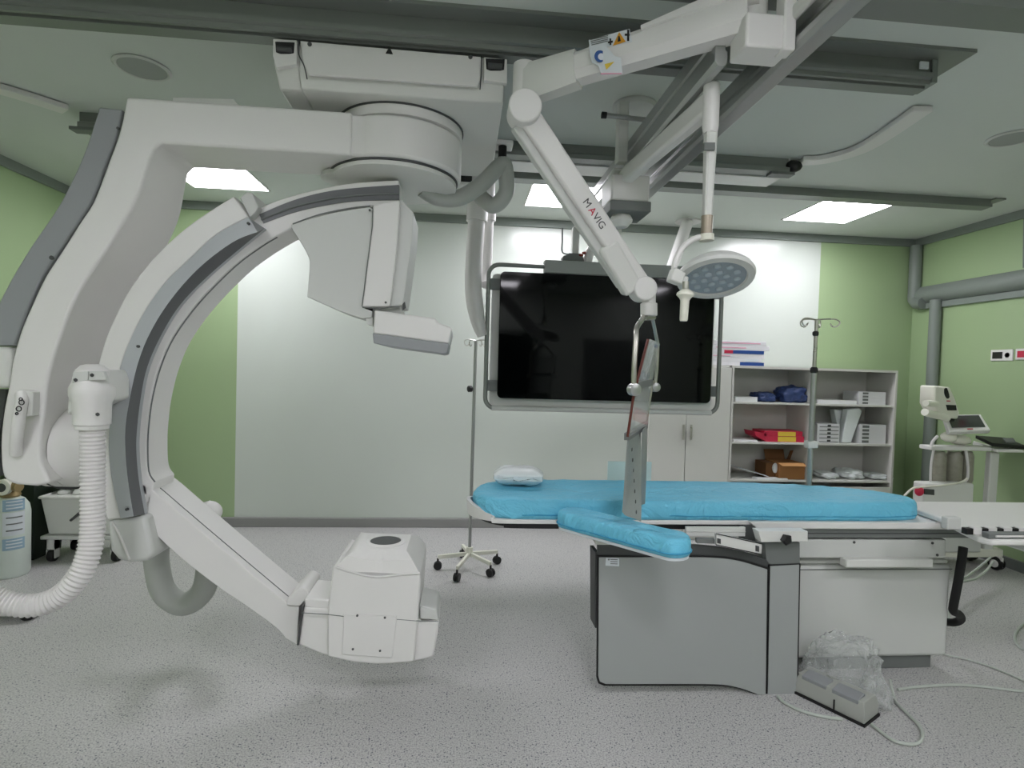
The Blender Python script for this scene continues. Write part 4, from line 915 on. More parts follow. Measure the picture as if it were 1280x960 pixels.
# ------------------------------------------------------------------ TRAY / CONTROL UNIT ON TABLE FOOT
TR = thing('table_side_tray', 'white rounded accessory tray with dark clips at the foot of the table', 'tray', aZ(1235, 670, .84))
tp0 = [aZ(x, y, .835) for x, y in ((1176, 652), (1200, 665), (1222, 676), (1240, 680))]
pl = [(v.x, v.y) for v in tp0]+[(3.6, tp0[-1].y+.0), (3.6, 2.84), (tp0[0].x+.02, 2.84)]
pl2 = [(max(v.x, 2.56), min(v.y, 2.635)) for v in tp0[1:]]+[(3.6, tp0[-1].y), (3.6, 2.635)]
b = B(); plan(b, pl, .8255, .854); obj('upper_shell', b, M['white'], TR, bevel=.01, seg=3)
b = B(); plan(b, pl2, .787, .8245); obj('lower_shell', b, M['offwhite'], TR, bevel=.008)
b = B(); xx = aZ(1232, 672, .856); box(b, xx.x, 3.6, xx.y-.015, xx.y+.02, .854, .88); obj('grip_bar', b, M['mgrey'], TR, bevel=.004)
b = B(); tube(b, [(xx.x+.03, xx.y-.018, .867), (3.6, xx.y-.018, .867)], .005, 8); obj('bar_strip', b, M['white'], TR)
for x in (1214, 1233, 1252, 1271):
    p = aZ(x, 667, .858); b = B(); box(b, p.x-.022, p.x+.012, p.y, p.y+.03, .852, .881); cp = obj('clip', b, M['black'], TR, bevel=.003)
    b = B(); box(b, p.x+.014, p.x+.055, p.y, p.y+.035, .852, .886); obj('clip_block', b, M['white'], cp, bevel=.004)
b = B(); p = aZ(1193, 662, .854); box(b, p.x-.035, p.x+.035, p.y, p.y+.04, .852, .911); obj('end_block', b, M['offwhite'], TR, bevel=.006)
b = B(); tube(b, cr([aY(x, y, Y) for x, y, Y in ((1204, 684, 2.68), (1202, 700, 2.68), (1197, 730, 2.70), (1192, 756, 2.72), (1192, 764, 2.74), (1199, 768, 2.80), (1201, 774, 2.84), (1193, 778, 2.88), (1180, 777, 2.92))], 6), .021, 14); obj('black_hose', b, M['rubber'], TR)
# ------------------------------------------------------------------ FOOT SWITCH IN FILM AND CABLES
f0, f1 = aZ(992, 866, 0), aZ(1080, 909, 0); f0.z = f1.z = 0
fd = (f1-f0).normalized(); fn = Vector((-fd.y, fd.x, 0)); L_ = (f1-f0).length; W_ = .15
FS = thing('foot_switch', 'grey metal foot switch box lying on the floor beside the pedestal', 'foot switch', (f0+f1)/2+fn*W_/2)
cb_ = (f0+f1)/2+fn*W_/2
b = B(); rot = Matrix((fd, fn, Vector((0, 0, 1)))).transposed()
loft(b, [[cb_+rot @ Vector((x*L_/2*s, y*W_/2*s2, z)) for x, y in ((-1, -1), (1, -1), (1, 1), (-1, 1))] for z, s, s2 in ((.012, 1, 1), (.055, 1, 1), (.10, .94, .8))]); obj('housing', b, mat('foot_switch_grey', (168, 170, 164), .35), FS, bevel=.003)
b = B(); obox(b, cb_+Vector((0, 0, .006)), (L_+.01, W_+.01, .012), rot); obj('base_plate', b, M['rubber'], FS)
b = B()
for s in (-.22, .22): obox(b, cb_+rot @ Vector((s*L_, -W_*.2, .095)), (L_*.36, W_*.5, .02), rot @ Matrix.Rotation(.15, 3, 'X'))
obj('pedal', b, M['grey'], FS, bevel=.003)
b = B(); obox(b, cb_+rot @ Vector((.03, -W_/2-.002, .035)), (.006, .006, .05), rot); obj('divider', b, M['black'], FS)
def crumple(c, s, seed, m, name, label, cat):
    b = B(); r = bmesh.ops.create_icosphere(b, subdivisions=5, radius=1)
    for v in b.verts:
        n = v.co.normalized(); k = 1+.30*noise.noise(n*2.2+Vector((seed, 0, 0)))+.22*abs(noise.noise(n*5+Vector((seed, 3, 0))))+.10*abs(noise.noise(n*11+Vector((seed, 5, 0))))
        p = Vector((n.x*s[0]*k, n.y*s[1]*k, n.z*s[2]*k))+Vector(c); p.z = max(p.z, .012+.006*noise.noise(p*20)); v.co = p
    return tag(obj(name, b, m, sharp=180), label, cat)
crumple(Vector((*aZ(1062, 868, .0).xy, .10))+Vector((0, .05, 0)), (.17, .10, .15), 2.3, M['bag'], 'plastic_bag', 'crumpled clear plastic bag piled behind the foot switch', 'plastic bag')
crumple(Vector((*aZ(1092, 885, .0).xy, .06))+Vector((.02, .02, 0)), (.055, .07, .075), 7.1, M['bag'], 'plastic_bag', 'small knot of clear plastic film at the cable end of the foot switch', 'plastic bag')
def fcable(label, pts, r=.0075, z=.008):
    b = B(); tube(b, cr([(*aZ(x, y, 0).xy, z if len(q) == 0 else q[0]) for x, y, *q in pts], 8), r, 8)
    return tag(obj('cable', b, M['cable']), label, 'cable', 'pale cables on the floor')
fcable('pale cable looping forward on the floor from under the lead skirt', [(972, 872), (980, 880), (1000, 890), (1025, 897), (1052, 901)])
fcable('pale cable making a wide loop on the floor in front of the foot switch', [(1090, 908), (1105, 920), (1122, 930), (1145, 932), (1153, 922), (1148, 908), (1130, 890), (1118, 876), (1112, 862, .05)])
fcable('pale cable running along the floor from the foot switch to the room edge', [(1122, 864), (1150, 860), (1200, 858), (1245, 862), (1290, 868)])
fcable('thin cable trailing out from under the pedestal foot', [(1180, 820), (1205, 825), (1235, 834), (1265, 846), (1295, 860)], .005)
fcable('pale cable ring lying on the floor near the tray', [(1290, 814), (1276, 812), (1268, 800), (1272, 788), (1284, 778), (1300, 770)])
b = B()
tube(b, cr([aY(x, y, Y) for x, y, Y in ((1238, 697, 3.9), (1226, 707, 3.8), (1212, 718, 3.7), (1200, 726, 3.6), (1192, 740, 3.5), (1188, 775, 3.42))], 6), .008, 8); tag(obj('cable', b, M['cable']), 'pale cable hanging under the tray towards the cart caster, the upper one', 'cable', 'pale cables under the tray')
b = B()
tube(b, cr([aY(x, y, Y) for x, y, Y in ((1241, 702, 3.85), (1232, 714, 3.75), (1218, 724, 3.65), (1200, 729, 3.5), (1190, 750, 3.4), (1184, 780, 3.3))], 6), .008, 8); tag(obj('cable', b, M['cable']), 'pale cable hanging under the tray towards the cart caster, the lower one', 'cable', 'pale cables under the tray')
# ------------------------------------------------------------------ CABINETS
KY0, KY1 = 5.0, 5.40
zc = aY(1000, 459.5, KY0).z
ca, cb2, cc2, cd = aY(811, 520, KY0).x, aY(913.5, 520, KY0).x, aY(1016, 520, KY0).x, aY(1120, 520, KY0).x
CU = thing('cupboard', 'white two-door cupboard below the corner of the black display', 'cabinet', ((ca+cb2)/2, 5.2, 0))
b = B()
for a in ((ca, ca+.018), (cb2-.02, cb2-.002)): box(b, *a, KY0+.02, KY1, 0, zc)
box(b, ca, cb2-.002, KY0+.02, KY1, zc-.02, zc); box(b, ca, cb2-.002, KY1-.01, KY1, .0, zc); box(b, ca, cb2-.002, KY0+.04, KY1, .0, .08); obj('carcass', b, M['cab'], CU)
xm = aY(857.5, 540, KY0).x
for x0, x1, hxp in ((ca+.003, xm-.003, 853.5), (xm+.003, cb2-.006, 863)):
    b = B(); box(b, x0, x1, KY0, KY0+.018, .08, zc-.022); dd = obj('door', b, M['cab'], CU, bevel=.002)
    h_ = aY(hxp, 540, KY0); b = B(); box(b, h_.x-.008, h_.x+.008, KY0-.022, KY0-.010, h_.z-.07, h_.z+.07)
    for s in (-.05, .05): cyl(b, (h_.x, KY0, h_.z+s), (h_.x, KY0-.015, h_.z+s), .005)
    obj('handle', b, M['steel'], dd)
zs = [aY(1000, y, KY0+.02).z for y in (504, 553.5, 600)]
def shelfunit(x0, x1, label):
    t = thing('shelf_unit', label, 'shelf', ((x0+x1)/2, 5.2, 0), 'open shelf units')
    b = B()
    for a in ((x0, x0+.02), (x1-.02, x1)): box(b, *a, KY0, KY1, 0, zc)
    box(b, x0+.02, x1-.02, KY0, KY1, zc-.022, zc); box(b, x0+.02, x1-.02, KY1-.01, KY1, 0, zc-.022); obj('carcass', b, M['cabin'], t)
    for z in zs:
        b = B(); box(b, x0+.02, x1-.02, KY0+.015, KY1-.01, z-.018, z); obj('shelf', b, M['cab'], t)
    b = B(); box(b, x0+.022, x1-.022, KY0, KY0+.018, .06, zs[-1]-.06); obj('lower_door', b, M['cab'], t)
    return t
shelfunit(cb2, cc2-.002, 'open white shelf unit holding blue packs and a cardboard box')
shelfunit(cc2, cd, 'open white shelf unit at the green wall holding white packs')
def put(name, bm, m, label, cat, group=None, **k): return tag(obj(name, bm, m, **k), label, cat, group)
YS0 = KY0+.05
def carton(px0, px1, yb, yt, label, Y=YS0, d=.22, m='box', zb=None, band=None, group=None, name='carton', cat='box', yaw=0):
    a = aY(px0, yb, Y); c = aY(px1, yb, Y); h = (aY(px0, yt, Y).z-a.z); z = a.z if zb is None else zb
    t = thing(name, label, cat, ((a.x+c.x)/2, Y+d/2, z), group)
    b = B(); box(b, a.x, c.x, Y, Y+d, z, z+h); obj('box_body', b, M[m], t, bevel=.002)
    if band:
        for (f0_, f1_, g0, g1, mm) in band:
            b = B(); box(b, a.x+(c.x-a.x)*f0_, a.x+(c.x-a.x)*f1_, Y-.002, Y+.001, z+h*g0, z+h*g1); obj('printed_band', b, M[mm], t)
    return z+h
# flat boxes on top of the cupboard
z = zc; n_w = ('bottom', 'second from the bottom', 'third from the bottom', 'fourth from the bottom', 'fifth from the bottom', 'topmost')
spec = [(888, 955, 452, 447, [(.55, 1, .1, .95, 'bluebar')]), (886, 952, 447, 442.5, [(.7, .95, .2, .8, 'label')]), (884, 956, 442.5, 437.5, [(.1, .4, .4, .6, 'pink')]), (884, 955, 438, 433, [(.45, 1, .1, .95, 'bluebar'), (.3, .45, .1, .95, 'red')]), (888, 962, 433, 427, [(.1, .6, .35, .6, 'pink')]), (884, 958, 427, 421.5, [(.2, .9, .35, .6, 'pink')])]
for i, (p0, p1, yb, yt, bd_) in enumerate(spec):
    z = carton(p0, p1, yb, yt, 'flat printed white carton on the cupboard top, %s of its stack' % n_w[i], Y=KY0+.06, d=.26, zb=z+.0005, band=bd_, group='flat cartons on the cupboard', name='flat_carton')
def bundle(c, s, seed, m, label, name='wrapped_pack', cat='package', group=None):
    b = B(); bmesh.ops.create_icosphere(b, subdivisions=4, radius=1)
    for v in b.verts:
        n = v.co.normalized(); k = 1+.22*noise.noise(n*2.5+Vector((seed, 0, 0)))+.12*noise.noise(n*6+Vector((seed, 1, 0)))
        sq = max(abs(n.x), abs(n.y), abs(n.z))**-.5
        v.co = Vector(c)+Vector((n.x*s[0]*k*sq, n.y*s[1]*k*sq, max(-.92, n.z*k*sq)*s[2]))
    return put(name, b, m, label, cat, group, sharp=180)
YM = KY0+.17
def bun(px0, px1, yt, zsh, seed, m, label, **k):
    a = aY(px0, yt, YM); c = aY(px1, yt, YM); h = max(.02, a.z-zsh)
    return bundle(((a.x+c.x)/2, YM, zsh+h*.46), ((c.x-a.x)/2*.74, .12, h*.5), seed, m, label, **k)
bun(967, 1008, 481, zs[0], 1.2, M['navy'], 'big rounded navy blue wrapped pack on the top shelf', group='blue packs on the top shelf')
bun(938, 968, 489, zs[0], 4.2, M['navy'], 'flatter navy blue wrapped pack with a tail on the top shelf', group='blue packs on the top shelf')
b = B(); a_ = aY(919, 500, KY0+.06); c_ = aY(946, 500, KY0+.06); box(b, a_.x, c_.x, KY0+.05, KY0+.25, zs[0], zs[0]+.045); put('paper_pack', b, M['paper'], 'low white paper pack beside the navy packs on the top shelf', 'paper')
z = carton(958, 1005, 553, 546, 'red carton with a yellow block, lower of the pair on the middle shelf', zb=zs[1]+.0005, m='red', band=[(.3, .78, .1, .95, 'yellow')], group='red cartons on the middle shelf')
carton(955, 1003, 546, 539.5, 'red carton with a yellow block, upper of the pair on the middle shelf', zb=z+.0005, m='red', band=[(.36, .82, .05, .9, 'yellow')], group='red cartons on the middle shelf')
b = B(); ppx(b, [(943, 539), (958, 542), (958, 552), (945, 545)], KY0+.05, KY0+.25); o = put('red_folder', b, M['red'], 'thin red folder leaning against the red cartons', 'folder')
b = B(); a_ = aY(914.5, 550, KY0+.04); c_ = aY(946, 550, KY0+.04); box(b, a_.x+.02, c_.x, KY0+.03, KY0+.26, zs[1], zs[1]+.014); put('paper_pack', b, M['paper'], 'flat white paper stack on the middle shelf before the red cartons', 'paper')
# cardboard box with open flaps
a_ = aY(957, 598, KY0+.12); c_ = aY(1003, 598, KY0+.12)
CB = thing('cardboard_box', 'open brown cardboard box with raised flaps on the lowest open shelf', 'cardboard box', ((a_.x+c_.x)/2, KY0+.2, zs[2]))
zz = zs[2]; hgt = aY(990, 579, KY0+.05).z-zz
b = B()
xq0, xq1 = aY(973, 595, KY0+.05).x, aY(1005, 595, KY0+.05).x
box(b, xq0, xq1, KY0+.04, KY0+.30, zz, zz+hgt); obj('box_body', b, M['card'], CB, bevel=.002)
b = B(); box(b, aY(957, 595, KY0+.1).x, xq0, KY0+.10, KY0+.3, zz, zz+hgt*.95); obj('side_wall', b, M['cardd'], CB)
for (x0, x1, ya, lean) in ((957, 981, KY0+.28, .05), (983, 1002, KY0+.3, -.05)):
    p, q = aY(x0, 580, ya), aY(x1, 580, ya); b = B(); zt_ = aY(x0, 562, ya).z
    prism(b, [(p.x, ya, zz+hgt*.9), (q.x, ya, zz+hgt*.9), (q.x+.01, ya+lean, zt_), (p.x+.005, ya+lean, zt_)], (0, .006, 0)); obj('flap', b, M['cardd'], CB)
b = B(); p, q = aY(973, 580, KY0+.04), aY(1004, 580, KY0+.04); prism(b, [(p.x, KY0+.04, zz+hgt), (q.x, KY0+.04, zz+hgt), (q.x+.01, KY0+.0, zz+hgt*.86), (p.x+.02, KY0+.0, zz+hgt*.86)], (0, .004, .004)); obj('flap', b, mat('cardboard_light', (178, 132, 80), .8), CB)
b = B(); p = aY(969, 585, KY0+.09); ball(b, (p.x, KY0+.09, p.z), (.03, .02, .05), 2); obj('paper_filling', b, M['paper'], CB)
b = B(); a_ = aY(945, 598, KY0+.03); c_ = aY(984, 598, KY0+.03); box(b, a_.x, c_.x, KY0+.02, KY0+.1, zz, zz+.012); put('paper_pack', b, M['paper'], 'white paper sheet stack at the lowest shelf edge before the cardboard box', 'paper')
b = B(); prism(b, [Vector((aY(917, 585, KY0+.2).x, KY0+.1, zz+.09)), Vector((aY(950, 594, KY0+.2).x, KY0+.05, zz+.02)), Vector((aY(950, 594, KY0+.2).x, KY0+.3, zz+.02)), Vector((aY(917, 585, KY0+.2).x, KY0+.3, zz+.09))], (0, 0, .006)); put('slanted_sheet', b, M['label'], 'slanted pale sheet leaning in the lowest open shelf beside the cardboard box', 'paper')
# second unit
for i in range(4):
    zb_ = zs[0]+i*.031
    p0 = 1073 if i > 0 else 1040
    carton(1073, 1107, 503, 499, 'thin white carton in the small stack at the end of the top shelf, %s' % ('lowest', 'second up', 'third up', 'topmost')[i], zb=zb_+.0005, band=[(.15, .35, .2, .8, 'mgrey')], group='thin cartons on the top shelf', Y=YS0)
b = B(); a_ = aY(1022, 500, YS0); c_ = aY(1071, 500, YS0); box(b, a_.x, c_.x, YS0, YS0+.25, zs[0], zs[0]+.036); put('flat_file', b, M['paper'], 'long low white file on the top shelf beside the thin cartons', 'file')
ord5 = ('lowest', 'second up', 'third up', 'fourth up', 'topmost')
for i in range(5):
    carton(1021, 1049, 552, 547, 'white labelled box in the stack behind the drip pole, %s' % ord5[i], zb=zs[1]+i*.036+.0005, band=[(.1, .95, .15, .35, 'mgrey'), (.45, .6, .3, .8, 'dgrey')], group='labelled boxes behind the drip pole', Y=YS0, name='supply_box')
    carton(1074, 1107, 552, 547, 'white labelled box in the stack beside the leaning film bags, %s' % ord5[i], zb=zs[1]+i*.036+.0005, band=[(.1, .35, .2, .8, 'mgrey')], group='labelled boxes at the shelf end', Y=YS0, name='supply_box')
for k, (dx, sd, lb) in enumerate(((0, 2, 'front'), (9, 5, 'rear'))):
    b = B(); ppx(b, [(1052, 553), (1064, 553.5), (1078, 514), (1074, 510), (1060, 512)] if k == 0 else [(1050, 552), (1056, 552), (1066, 513), (1043, 512)], KY0+.06+k*.1, KY0+.14+k*.1)
    put('film_bag', b, M['pillow'], 'white film bag leaning between the labelled box stacks, the %s one' % lb, 'bag', 'leaning film bags', bevel=.008)
for k, (p0, p1, yt, sd) in enumerate(((1016, 1046, 588, 3.), (1042, 1078, 585, 8.), (1074, 1114, 590, 5.5))):
    bun(p0, p1, yt, zs[2], sd, M['pillow'], 'crumpled white film pack on the lowest shelf, %s' % ('behind the drip pole', 'in the middle', 'at the green wall end')[k], group='film packs on the lowest shelf', name='film_pack')
# ------------------------------------------------------------------ WALL SWITCHES
for q0, q1, lb, rc in (((1240, 437.5), (1267, 451), 'white wall socket plate with black insert, nearer the room corner', 'black'), ((1271, 436), (1300, 449.5), 'white wall socket plate with red insert, nearer the viewer', 'red')):
    p, q = aX(*q0, XR), aX(*q1, XR); t = thing('wall_socket', lb, 'wall socket', (XR, (p.y+q.y)/2, q.z), 'wall sockets on the green wall')
    b = B(); box(b, XR-.012, XR, q.y, p.y, q.z, p.z); obj('plate', b, M['white'], t, bevel=.004)
    L = p.y-q.y
    b = B(); box(b, XR-.015, XR-.011, p.y-L*.55, p.y-L*.1, q.z+.02, p.z-.02); obj('insert', b, M[rc], t)
    b = B(); c_ = Vector((XR-.012, p.y-L*.76, (p.z+q.z)/2)); lathe(b, [(.022, 0), (.022, .002), (.018, -.001)], c_, (-1, 0, 0), 20); obj('outlet', b, M['mgrey'], t)
# ------------------------------------------------------------------ VENTILATOR CART
VY = 4.2
V = thing('ventilator_cart', 'cream medical ventilator with tilted display on a wheeled cart by the green wall', 'ventilator', (*aZ(1225, 708, 0).xy, 0))
b = B(); ppx(b, [(1168, 482), (1188, 484), (1194, 497), (1200, 516), (1198, 524), (1176, 522), (1167, 505)], VY+.05, VY+.2); hd = obj('control_head', b, M['cream'], V, bevel=.015, seg=3)
b = B(); ppx(b, c2([(1181, 486), (1184, 485.5), (1187, 496), (1184, 498), (1181, 492), (1181, 486)], 4)[:-1], VY+.044, VY+.052); obj('oval_window', b, M['black'], hd)
b = B(); ppx(b, [(1183, 506), (1195, 506.5), (1196, 513), (1185, 513)], VY+.044, VY+.052); obj('small_display', b, M['black'], hd)
b = B(); ppx(b, [(1184, 500.5), (1188, 500.8), (1188, 502), (1184, 501.8)], VY+.044, VY+.052); obj('red_mark', b, M['red'], hd)
b = B(); tube(b, [aY(1157, 504, VY+.02), aY(1172, 505, VY+.08)], .026, 14); tube(b, cr([aY(1156, 515, VY), aY(1162, 517, VY+.02), aY(1175, 520, VY+.04), aY(1184, 523, VY+.05)], 5), .03, 14); obj('valve_block', b, M['cream'], V)
# tilted display
def quadslab(bm, q, Y0, tilt, th):
    pts = [aY(x, y, Y) for (x, y), Y in zip(q, tilt)]; n = (pts[1]-pts[0]).cross(pts[2]-pts[1]).normalized()
    if n.y < 0: n = -n
    return prism(bm, pts, n*th)
b = B(); quadslab(b, [(1180, 518), (1226, 517.5), (1239, 538), (1187, 540)], 0, (VY+.12, VY+.12, VY-.02, VY-.02), .04); dp = obj('display', b, M['white'], V, bevel=.008)
b = B(); quadslab(b, [(1184, 519.5), (1223.5, 519), (1232, 533.5), (1190, 534.5)], 0, (VY+.105, VY+.105, VY+.006, VY+.006), .002); obj('display_glass', b, M['screen2'], dp)
b = B(); quadslab(b, [(1209, 535.6), (1216, 535.5), (1216.5, 536.6), (1209.5, 536.8)], 0, (VY-.006,)*2+(VY-.012,)*2, .002); obj('red_mark', b, M['red'], dp)
b = B(); ball(b, aY(1186, 546, VY+.1), (.06, .06, .045), 2); ball(b, aY(1200, 550, VY+.12), (.085, .07, .045), 2); obj('display_mount', b, M['cream'], V)
b = B(); a_, c_ = aY(1164, 560, VY-.02), aY(1240, 562, VY-.02); box(b, a_.x, c_.x, VY-.02, VY+.10, a_.z-.018, a_.z+.014); obj('cart_shelf', b, M['white'], V, bevel=.006)
for px_, w in ((1174, .05), (1192, .062), (1208, .05)):
    b = B(); z1 = aY(px_, 564, VY+.08).z; z0 = aY(px_, 604, VY+.08).z; x = aY(px_, 580, VY+.08).x; lathe(b, [(w*.8, z0), (w, z0+.03), (w, z1-.04), (w*.7, z1)], (x, VY+.08, 0), seg=18); obj('canister', b, M['canister'], V)
b = B(); tube(b, cr([aY(x, y, VY+.0) for x, y in ((1207, 562), (1209, 575), (1210, 590), (1208, 600), (1200, 604))], 6), .011, 10); tube(b, cr([aY(x, y, VY) for x, y in ((1167, 562), (1164, 580), (1163, 602))], 6), .009, 10); tube(b, cr([aY(x, y, VY) for x, y in ((1172, 545), (1166, 552), (1164, 558))], 5), .012, 8); each('breathing_tube', b, M['hosew'], V)
a_, c_ = aY(1155, 604, VY-.05), aY(1218, 606, VY-.05)
b = B(); box(b, a_.x, c_.x, VY-.05, VY+.06, .50, a_.z); ub = obj('lower_unit', b, M['white2'], V, bevel=.012)
b = B(); ppx(b, [(1156, 611), (1168, 612), (1168, 619), (1156, 618)], VY-.056, VY-.04); obj('slot', b, M['dgrey'], ub)
b = B(); ball(b, aY(1149, 614, VY-.05), (.035, .03, .04), 2); obj('red_connector', b, M['red'], V)
b = B(); tube(b, cr([aY(x, y, VY-.06) for x, y in ((1130, 620), (1140, 611), (1150, 609), (1175, 607), (1200, 603), (1209, 598))], 6), .008, 8); obj('sensor_lead', b, M['cream'], V)
b = B(); beam(b, aY(1241, 565, VY+.05), aY(1232, 690, VY+.05), .08, .05, up=(0, 1, 0)); obj('cart_column', b, M['white2'], V, bevel=.008)
a_ = aY(1217, 553, VY+.0); b = B(); prism(b, [aY(1216, 553, VY+.15), aY(1246, 562, VY-.05), Vector((4.58, VY-.05, aY(1246, 562, VY-.05).z)), Vector((4.58, VY+.3, aY(1216, 553, VY+.15).z-.03)), aY(1217, 551, VY+.25)], (0, 0, -.022)); obj('worktop', b, M['white'], V, bevel=.004)
b = B(); box(b, aY(1160, 690, VY).x, 4.52, VY+.02, VY+.28, .10, .17); obj('cart_base', b, M['cream'], V, bevel=.01)
b = B(); box(b, aY(1170, 640, VY+.1).x, aY(1215, 640, VY+.1).x, VY, VY+.2, .15, .52); obj('cart_body', b, M['offwhite'], V, bevel=.01)
for q in ((1247, 712), (1256, 714)):
    p = aZ(*q, 0)
for xk, yk in ((4.46, 4.22), (4.46, 4.46), (3.92, 4.22), (3.92, 4.46)):
    b = B(); lathe(b, [(.02, -.03), (.05, -.03), (.056, -.02), (.056, -.008), (.03, -.006), (.03, .006), (.056, .008), (.056, .02), (.05, .03), (.02, .03)], (xk, yk, .056), (1, .25, 0), 20); w_ = obj('caster', b, M['black'], V)
    b = B(); box(b, xk-.012, xk+.012, yk-.05, yk+.045, .03, .116); cyl(b, (xk-.034, yk-.008, .056), (xk+.034, yk+.008, .056), .032); obj('caster_fork', b, M['white'], w_, bevel=.004)
p = aY(1250, 553, VY+.12)
DV = thing('keyboard_unit', 'black angled keyboard unit lying on the cart worktop by the green wall', 'keyboard', aY(1250, 560, VY+.1))
b = B(); prism(b, [aY(1219, 548, VY+.18), aY(1240, 558, VY-.02), aY(1284, 562, VY-.02), aY(1284, 553, VY+.18)], (0, 0, .028)); obj('body', b, M['black'], DV, bevel=.005)
b = B(); prism(b, [aY(1253, 551, VY+.06)+Vector((0, 0, .012)), aY(1258, 556, VY+.02)+Vector((0, 0, .012)), aY(1270, 556, VY+.02)+Vector((0, 0, .012)), aY(1266, 551, VY+.06)+Vector((0, 0, .012))], (0, 0, .012)); obj('key_strip', b, M['mgrey'], DV)
# ------------------------------------------------------------------ GAS CYLINDER, BIN CART, BASE
gc = aZ(8, 722, 0); gx, gy, gr = aY(13, 660, 4.2).x, 4.2, .112
GC = thing('gas_cylinder', 'pale green gas cylinder with blue labels and a metal valve, standing behind the ribbed hose', 'gas cylinder', (gx, gy, 0))
zt_ = aY(9, 622, gy).z
b = B(); lathe(b, [(gr*.9, 0), (gr, .02), (gr, zt_-.10), (gr*.93, zt_-.05), (gr*.7, zt_-.01), (gr*.35, zt_+.015)], (gx, gy, 0), seg=36); obj('body', b, M['cyl'], GC)
b = B(); lathe(b, [(.05, zt_+.005), (.06, zt_+.02), (.05, zt_+.05), (.035, zt_+.06), (.035, zt_+.10)], (gx, gy, 0), seg=20); cyl(b, (gx-.06, gy-.02, zt_+.09), (gx+.1, gy-.06, zt_+.09), .028, .034); obj('valve', b, mat('brass', (160, 140, 100), .4, metal=.6), GC)
b = B(); c_ = Vector((gx+.01, gy-.06, zt_+.09)); lathe(b, [(.055, 0), (.055, .03), (.045, .034)], c_, (0, -1, 0), 22); gg = obj('pressure_gauge', b, M['cream'], GC)
b = B(); lathe(b, [(.03, .034), (.03, .037)], c_, (0, -1, 0), 18); obj('gauge_face', b, M['dgrey'], gg)
def arcpatch(z0, z1, a0, a1, r, th=.0015, n=8):
    b = B(); R = []
    for k in range(n+1):
        a = math.radians(a0+(a1-a0)*k/n); d = Vector((math.sin(a), -math.cos(a), 0)); R.append([Vector((gx, gy, z0))+d*r, Vector((gx, gy, z1))+d*r, Vector((gx, gy, z1))+d*(r+th), Vector((gx, gy, z0))+d*(r+th)])
    return loft(b, R)
for z0, z1, mm in ((.47, .55, 'cyllabel'), (.30, .46, 'label'), (.20, .28, 'cyllabel')):
    lbo = obj('label', arcpatch(z0, z1, 15, 78, gr), M[mm], GC)
    for k in range(3): z_ = z0+(z1-z0)*(.2+.28*k); obj('print_line', arcpatch(z_, z_+.008, 25, 70, gr+.002), M['mgrey'] if mm == 'label' else M['label'], lbo)
tp_ = aZ(26, 745, 0)
PB = thing('trolley_base', 'low white rounded trolley foot on the floor in front of the gas cylinder', 'trolley foot', (*tp_.xy, 0))
b = B(); a_, c_ = aY(-25, 740, 3.5), aY(49, 740, 3.5); plan(b, [(a_.x, 3.43), (c_.x-.03, 3.43), (c_.x, 3.46), (c_.x, 3.53), (c_.x-.03, 3.56), (a_.x, 3.56)], .035, .085); obj('foot_bar', b, M['white'], PB, bevel=.012)
b = B(); lathe(b, [(.03, 0), (.04, .01), (.03, .036)], (c_.x-.05, 3.49, 0), seg=16); lathe(b, [(.03, 0), (.04, .01), (.03, .036)], (a_.x+.05, 3.49, 0), seg=16); obj('rubber_foot', b, M['rubber'], PB)
BY = 4.42
BC = thing('bin_cart', 'white tapered bin on a small wheeled frame behind the ribbed hose', 'cart', (-2.85, BY+.15, 0))
q = [aY(x, y, BY) for x, y in ((50, 622), (148, 625), (141, 672), (57, 670))]
b = B(); zt0, zb0 = q[0].z, q[3].z
loft(b, [[(q[3].x+.0, BY+.03, zb0), (q[2].x, BY+.03, zb0), (q[2].x, BY+.32, zb0), (q[3].x, BY+.32, zb0)], [(q[0].x, BY, zt0), (q[1].x, BY, zt0), (q[1].x, BY+.36, zt0), (q[0].x, BY+.36, zt0)]]); bn = obj('bin', b, M['white2'], BC, bevel=.01)
b = B(); tube(b, [(q[0].x, BY, zt0), (q[1].x, BY, zt0), (q[1].x, BY+.36, zt0), (q[0].x, BY+.36, zt0)], .012, 8, closed=True); obj('rim', b, M['white'], bn)
b = B()
for k in range(5): ball(b, (q[0].x+.08+k*.11, BY+.15, zt0+.01), (.05, .07, .03), 2)
obj('contents', b, M['offwhite'], BC)
b = B(); c_ = aY(94, 647, BY-.005); tube(b, [c_+Vector((-.03, 0, -.02)), c_+Vector((0, -.02, .0)), c_+Vector((.03, 0, .035))], .01, 8); obj('latch', b, M['dgrey'], BC)
b = B(); box(b, q[3].x-.04, q[2].x+.04, BY, BY+.36, zb0-.03, zb0-.002); obj('frame', b, M['offwhite'], BC, bevel=.006)
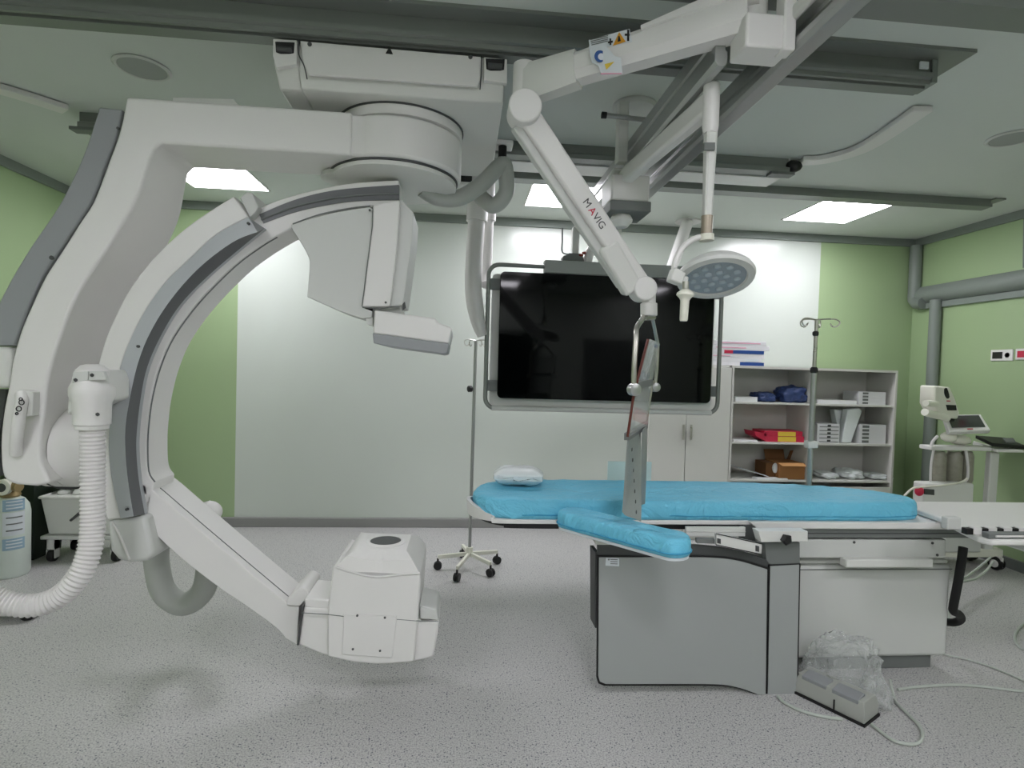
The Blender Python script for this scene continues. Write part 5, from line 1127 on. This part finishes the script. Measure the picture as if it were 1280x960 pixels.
for x in (aY(60, 690, BY).x, aY(141, 690, BY).x):
    for y in (BY+.05, BY+.31):
        b = B(); lathe(b, [(.02, -.02), (.042, -.02), (.046, 0), (.042, .02), (.02, .02)], (x, y, .046), (1, 0, 0), 18); w_ = obj('caster', b, M['black'], BC)
        b = B()
        for s in (-.032, .026): box(b, x+s, x+s+.006, y-.025, y+.025, .03, zb0-.02)
        box(b, x-.032, x+.032, y-.025, y+.025, .095, zb0-.02); obj('caster_fork', b, M['white2'], w_)
WB = thing('dark_bin_stand_in', 'dark green bin shape standing in for something dark between the gas cylinder and the white bin cart', 'bin', (-3.25, 4.62, 0))  # bin shape made up for an unidentified dark area beside the cart
b = B(); loft(b, [[(-3.35, 4.48, 0), (-3.17, 4.48, 0), (-3.17, 4.78, 0), (-3.35, 4.78, 0)], [(-3.37, 4.46, .70), (-3.145, 4.46, .70), (-3.145, 4.80, .70), (-3.37, 4.80, .70)]]); obj('body', b, mat('bin_green', (26, 40, 30), .6), WB, bevel=.01)
b = B(); box(b, -3.378, -3.138, 4.45, 4.81, .70, .73); obj('lid', b, mat('bin_lid', (30, 36, 32), .5), WB, bevel=.01)
b = B(); ball(b, (aY(88, 608, BY+.2).x, BY+.2, zt0+.07), (.13, .1, .05), 3); put('dark_pouch', b, M['dgrey'], 'dark pouch lying on top of the bin cart', 'pouch')
# ------------------------------------------------------------------ CAMERA, WORLD, VIEW
cd_ = bpy.data.cameras.new('camera'); cam = bpy.data.objects.new('camera', cd_); C.objects.link(cam)
cd_.sensor_fit = 'HORIZONTAL'; cd_.sensor_width = 36; cd_.lens = 36*FPX/1280; cd_.clip_start = .02
# camera axes in the room: right, up, back
def col(i): return Vector((Xc[i], Yc[i], Zc[i]))
right, down, fwd = col(0), col(1), col(2)
cam.matrix_world = Matrix((( right.x, -down.x, -fwd.x, O.x), (right.y, -down.y, -fwd.y, O.y), (right.z, -down.z, -fwd.z, O.z), (0, 0, 0, 1)))
sc = bpy.context.scene; sc.camera = cam
w = bpy.data.worlds.new('world'); sc.world = w; w.use_nodes = True
w.node_tree.nodes['Background'].inputs['Color'].default_value = (.5, .5, .5, 1); w.node_tree.nodes['Background'].inputs['Strength'].default_value = .3
M['panel'].node_tree.nodes['Emission'].inputs['Strength'].default_value = 22.5
sc.view_settings.view_transform = 'Standard'; sc.view_settings.look = 'None'; sc.view_settings.exposure = 0.12; sc.view_settings.gamma = 1.0
sc.view_settings.use_curve_mapping = False
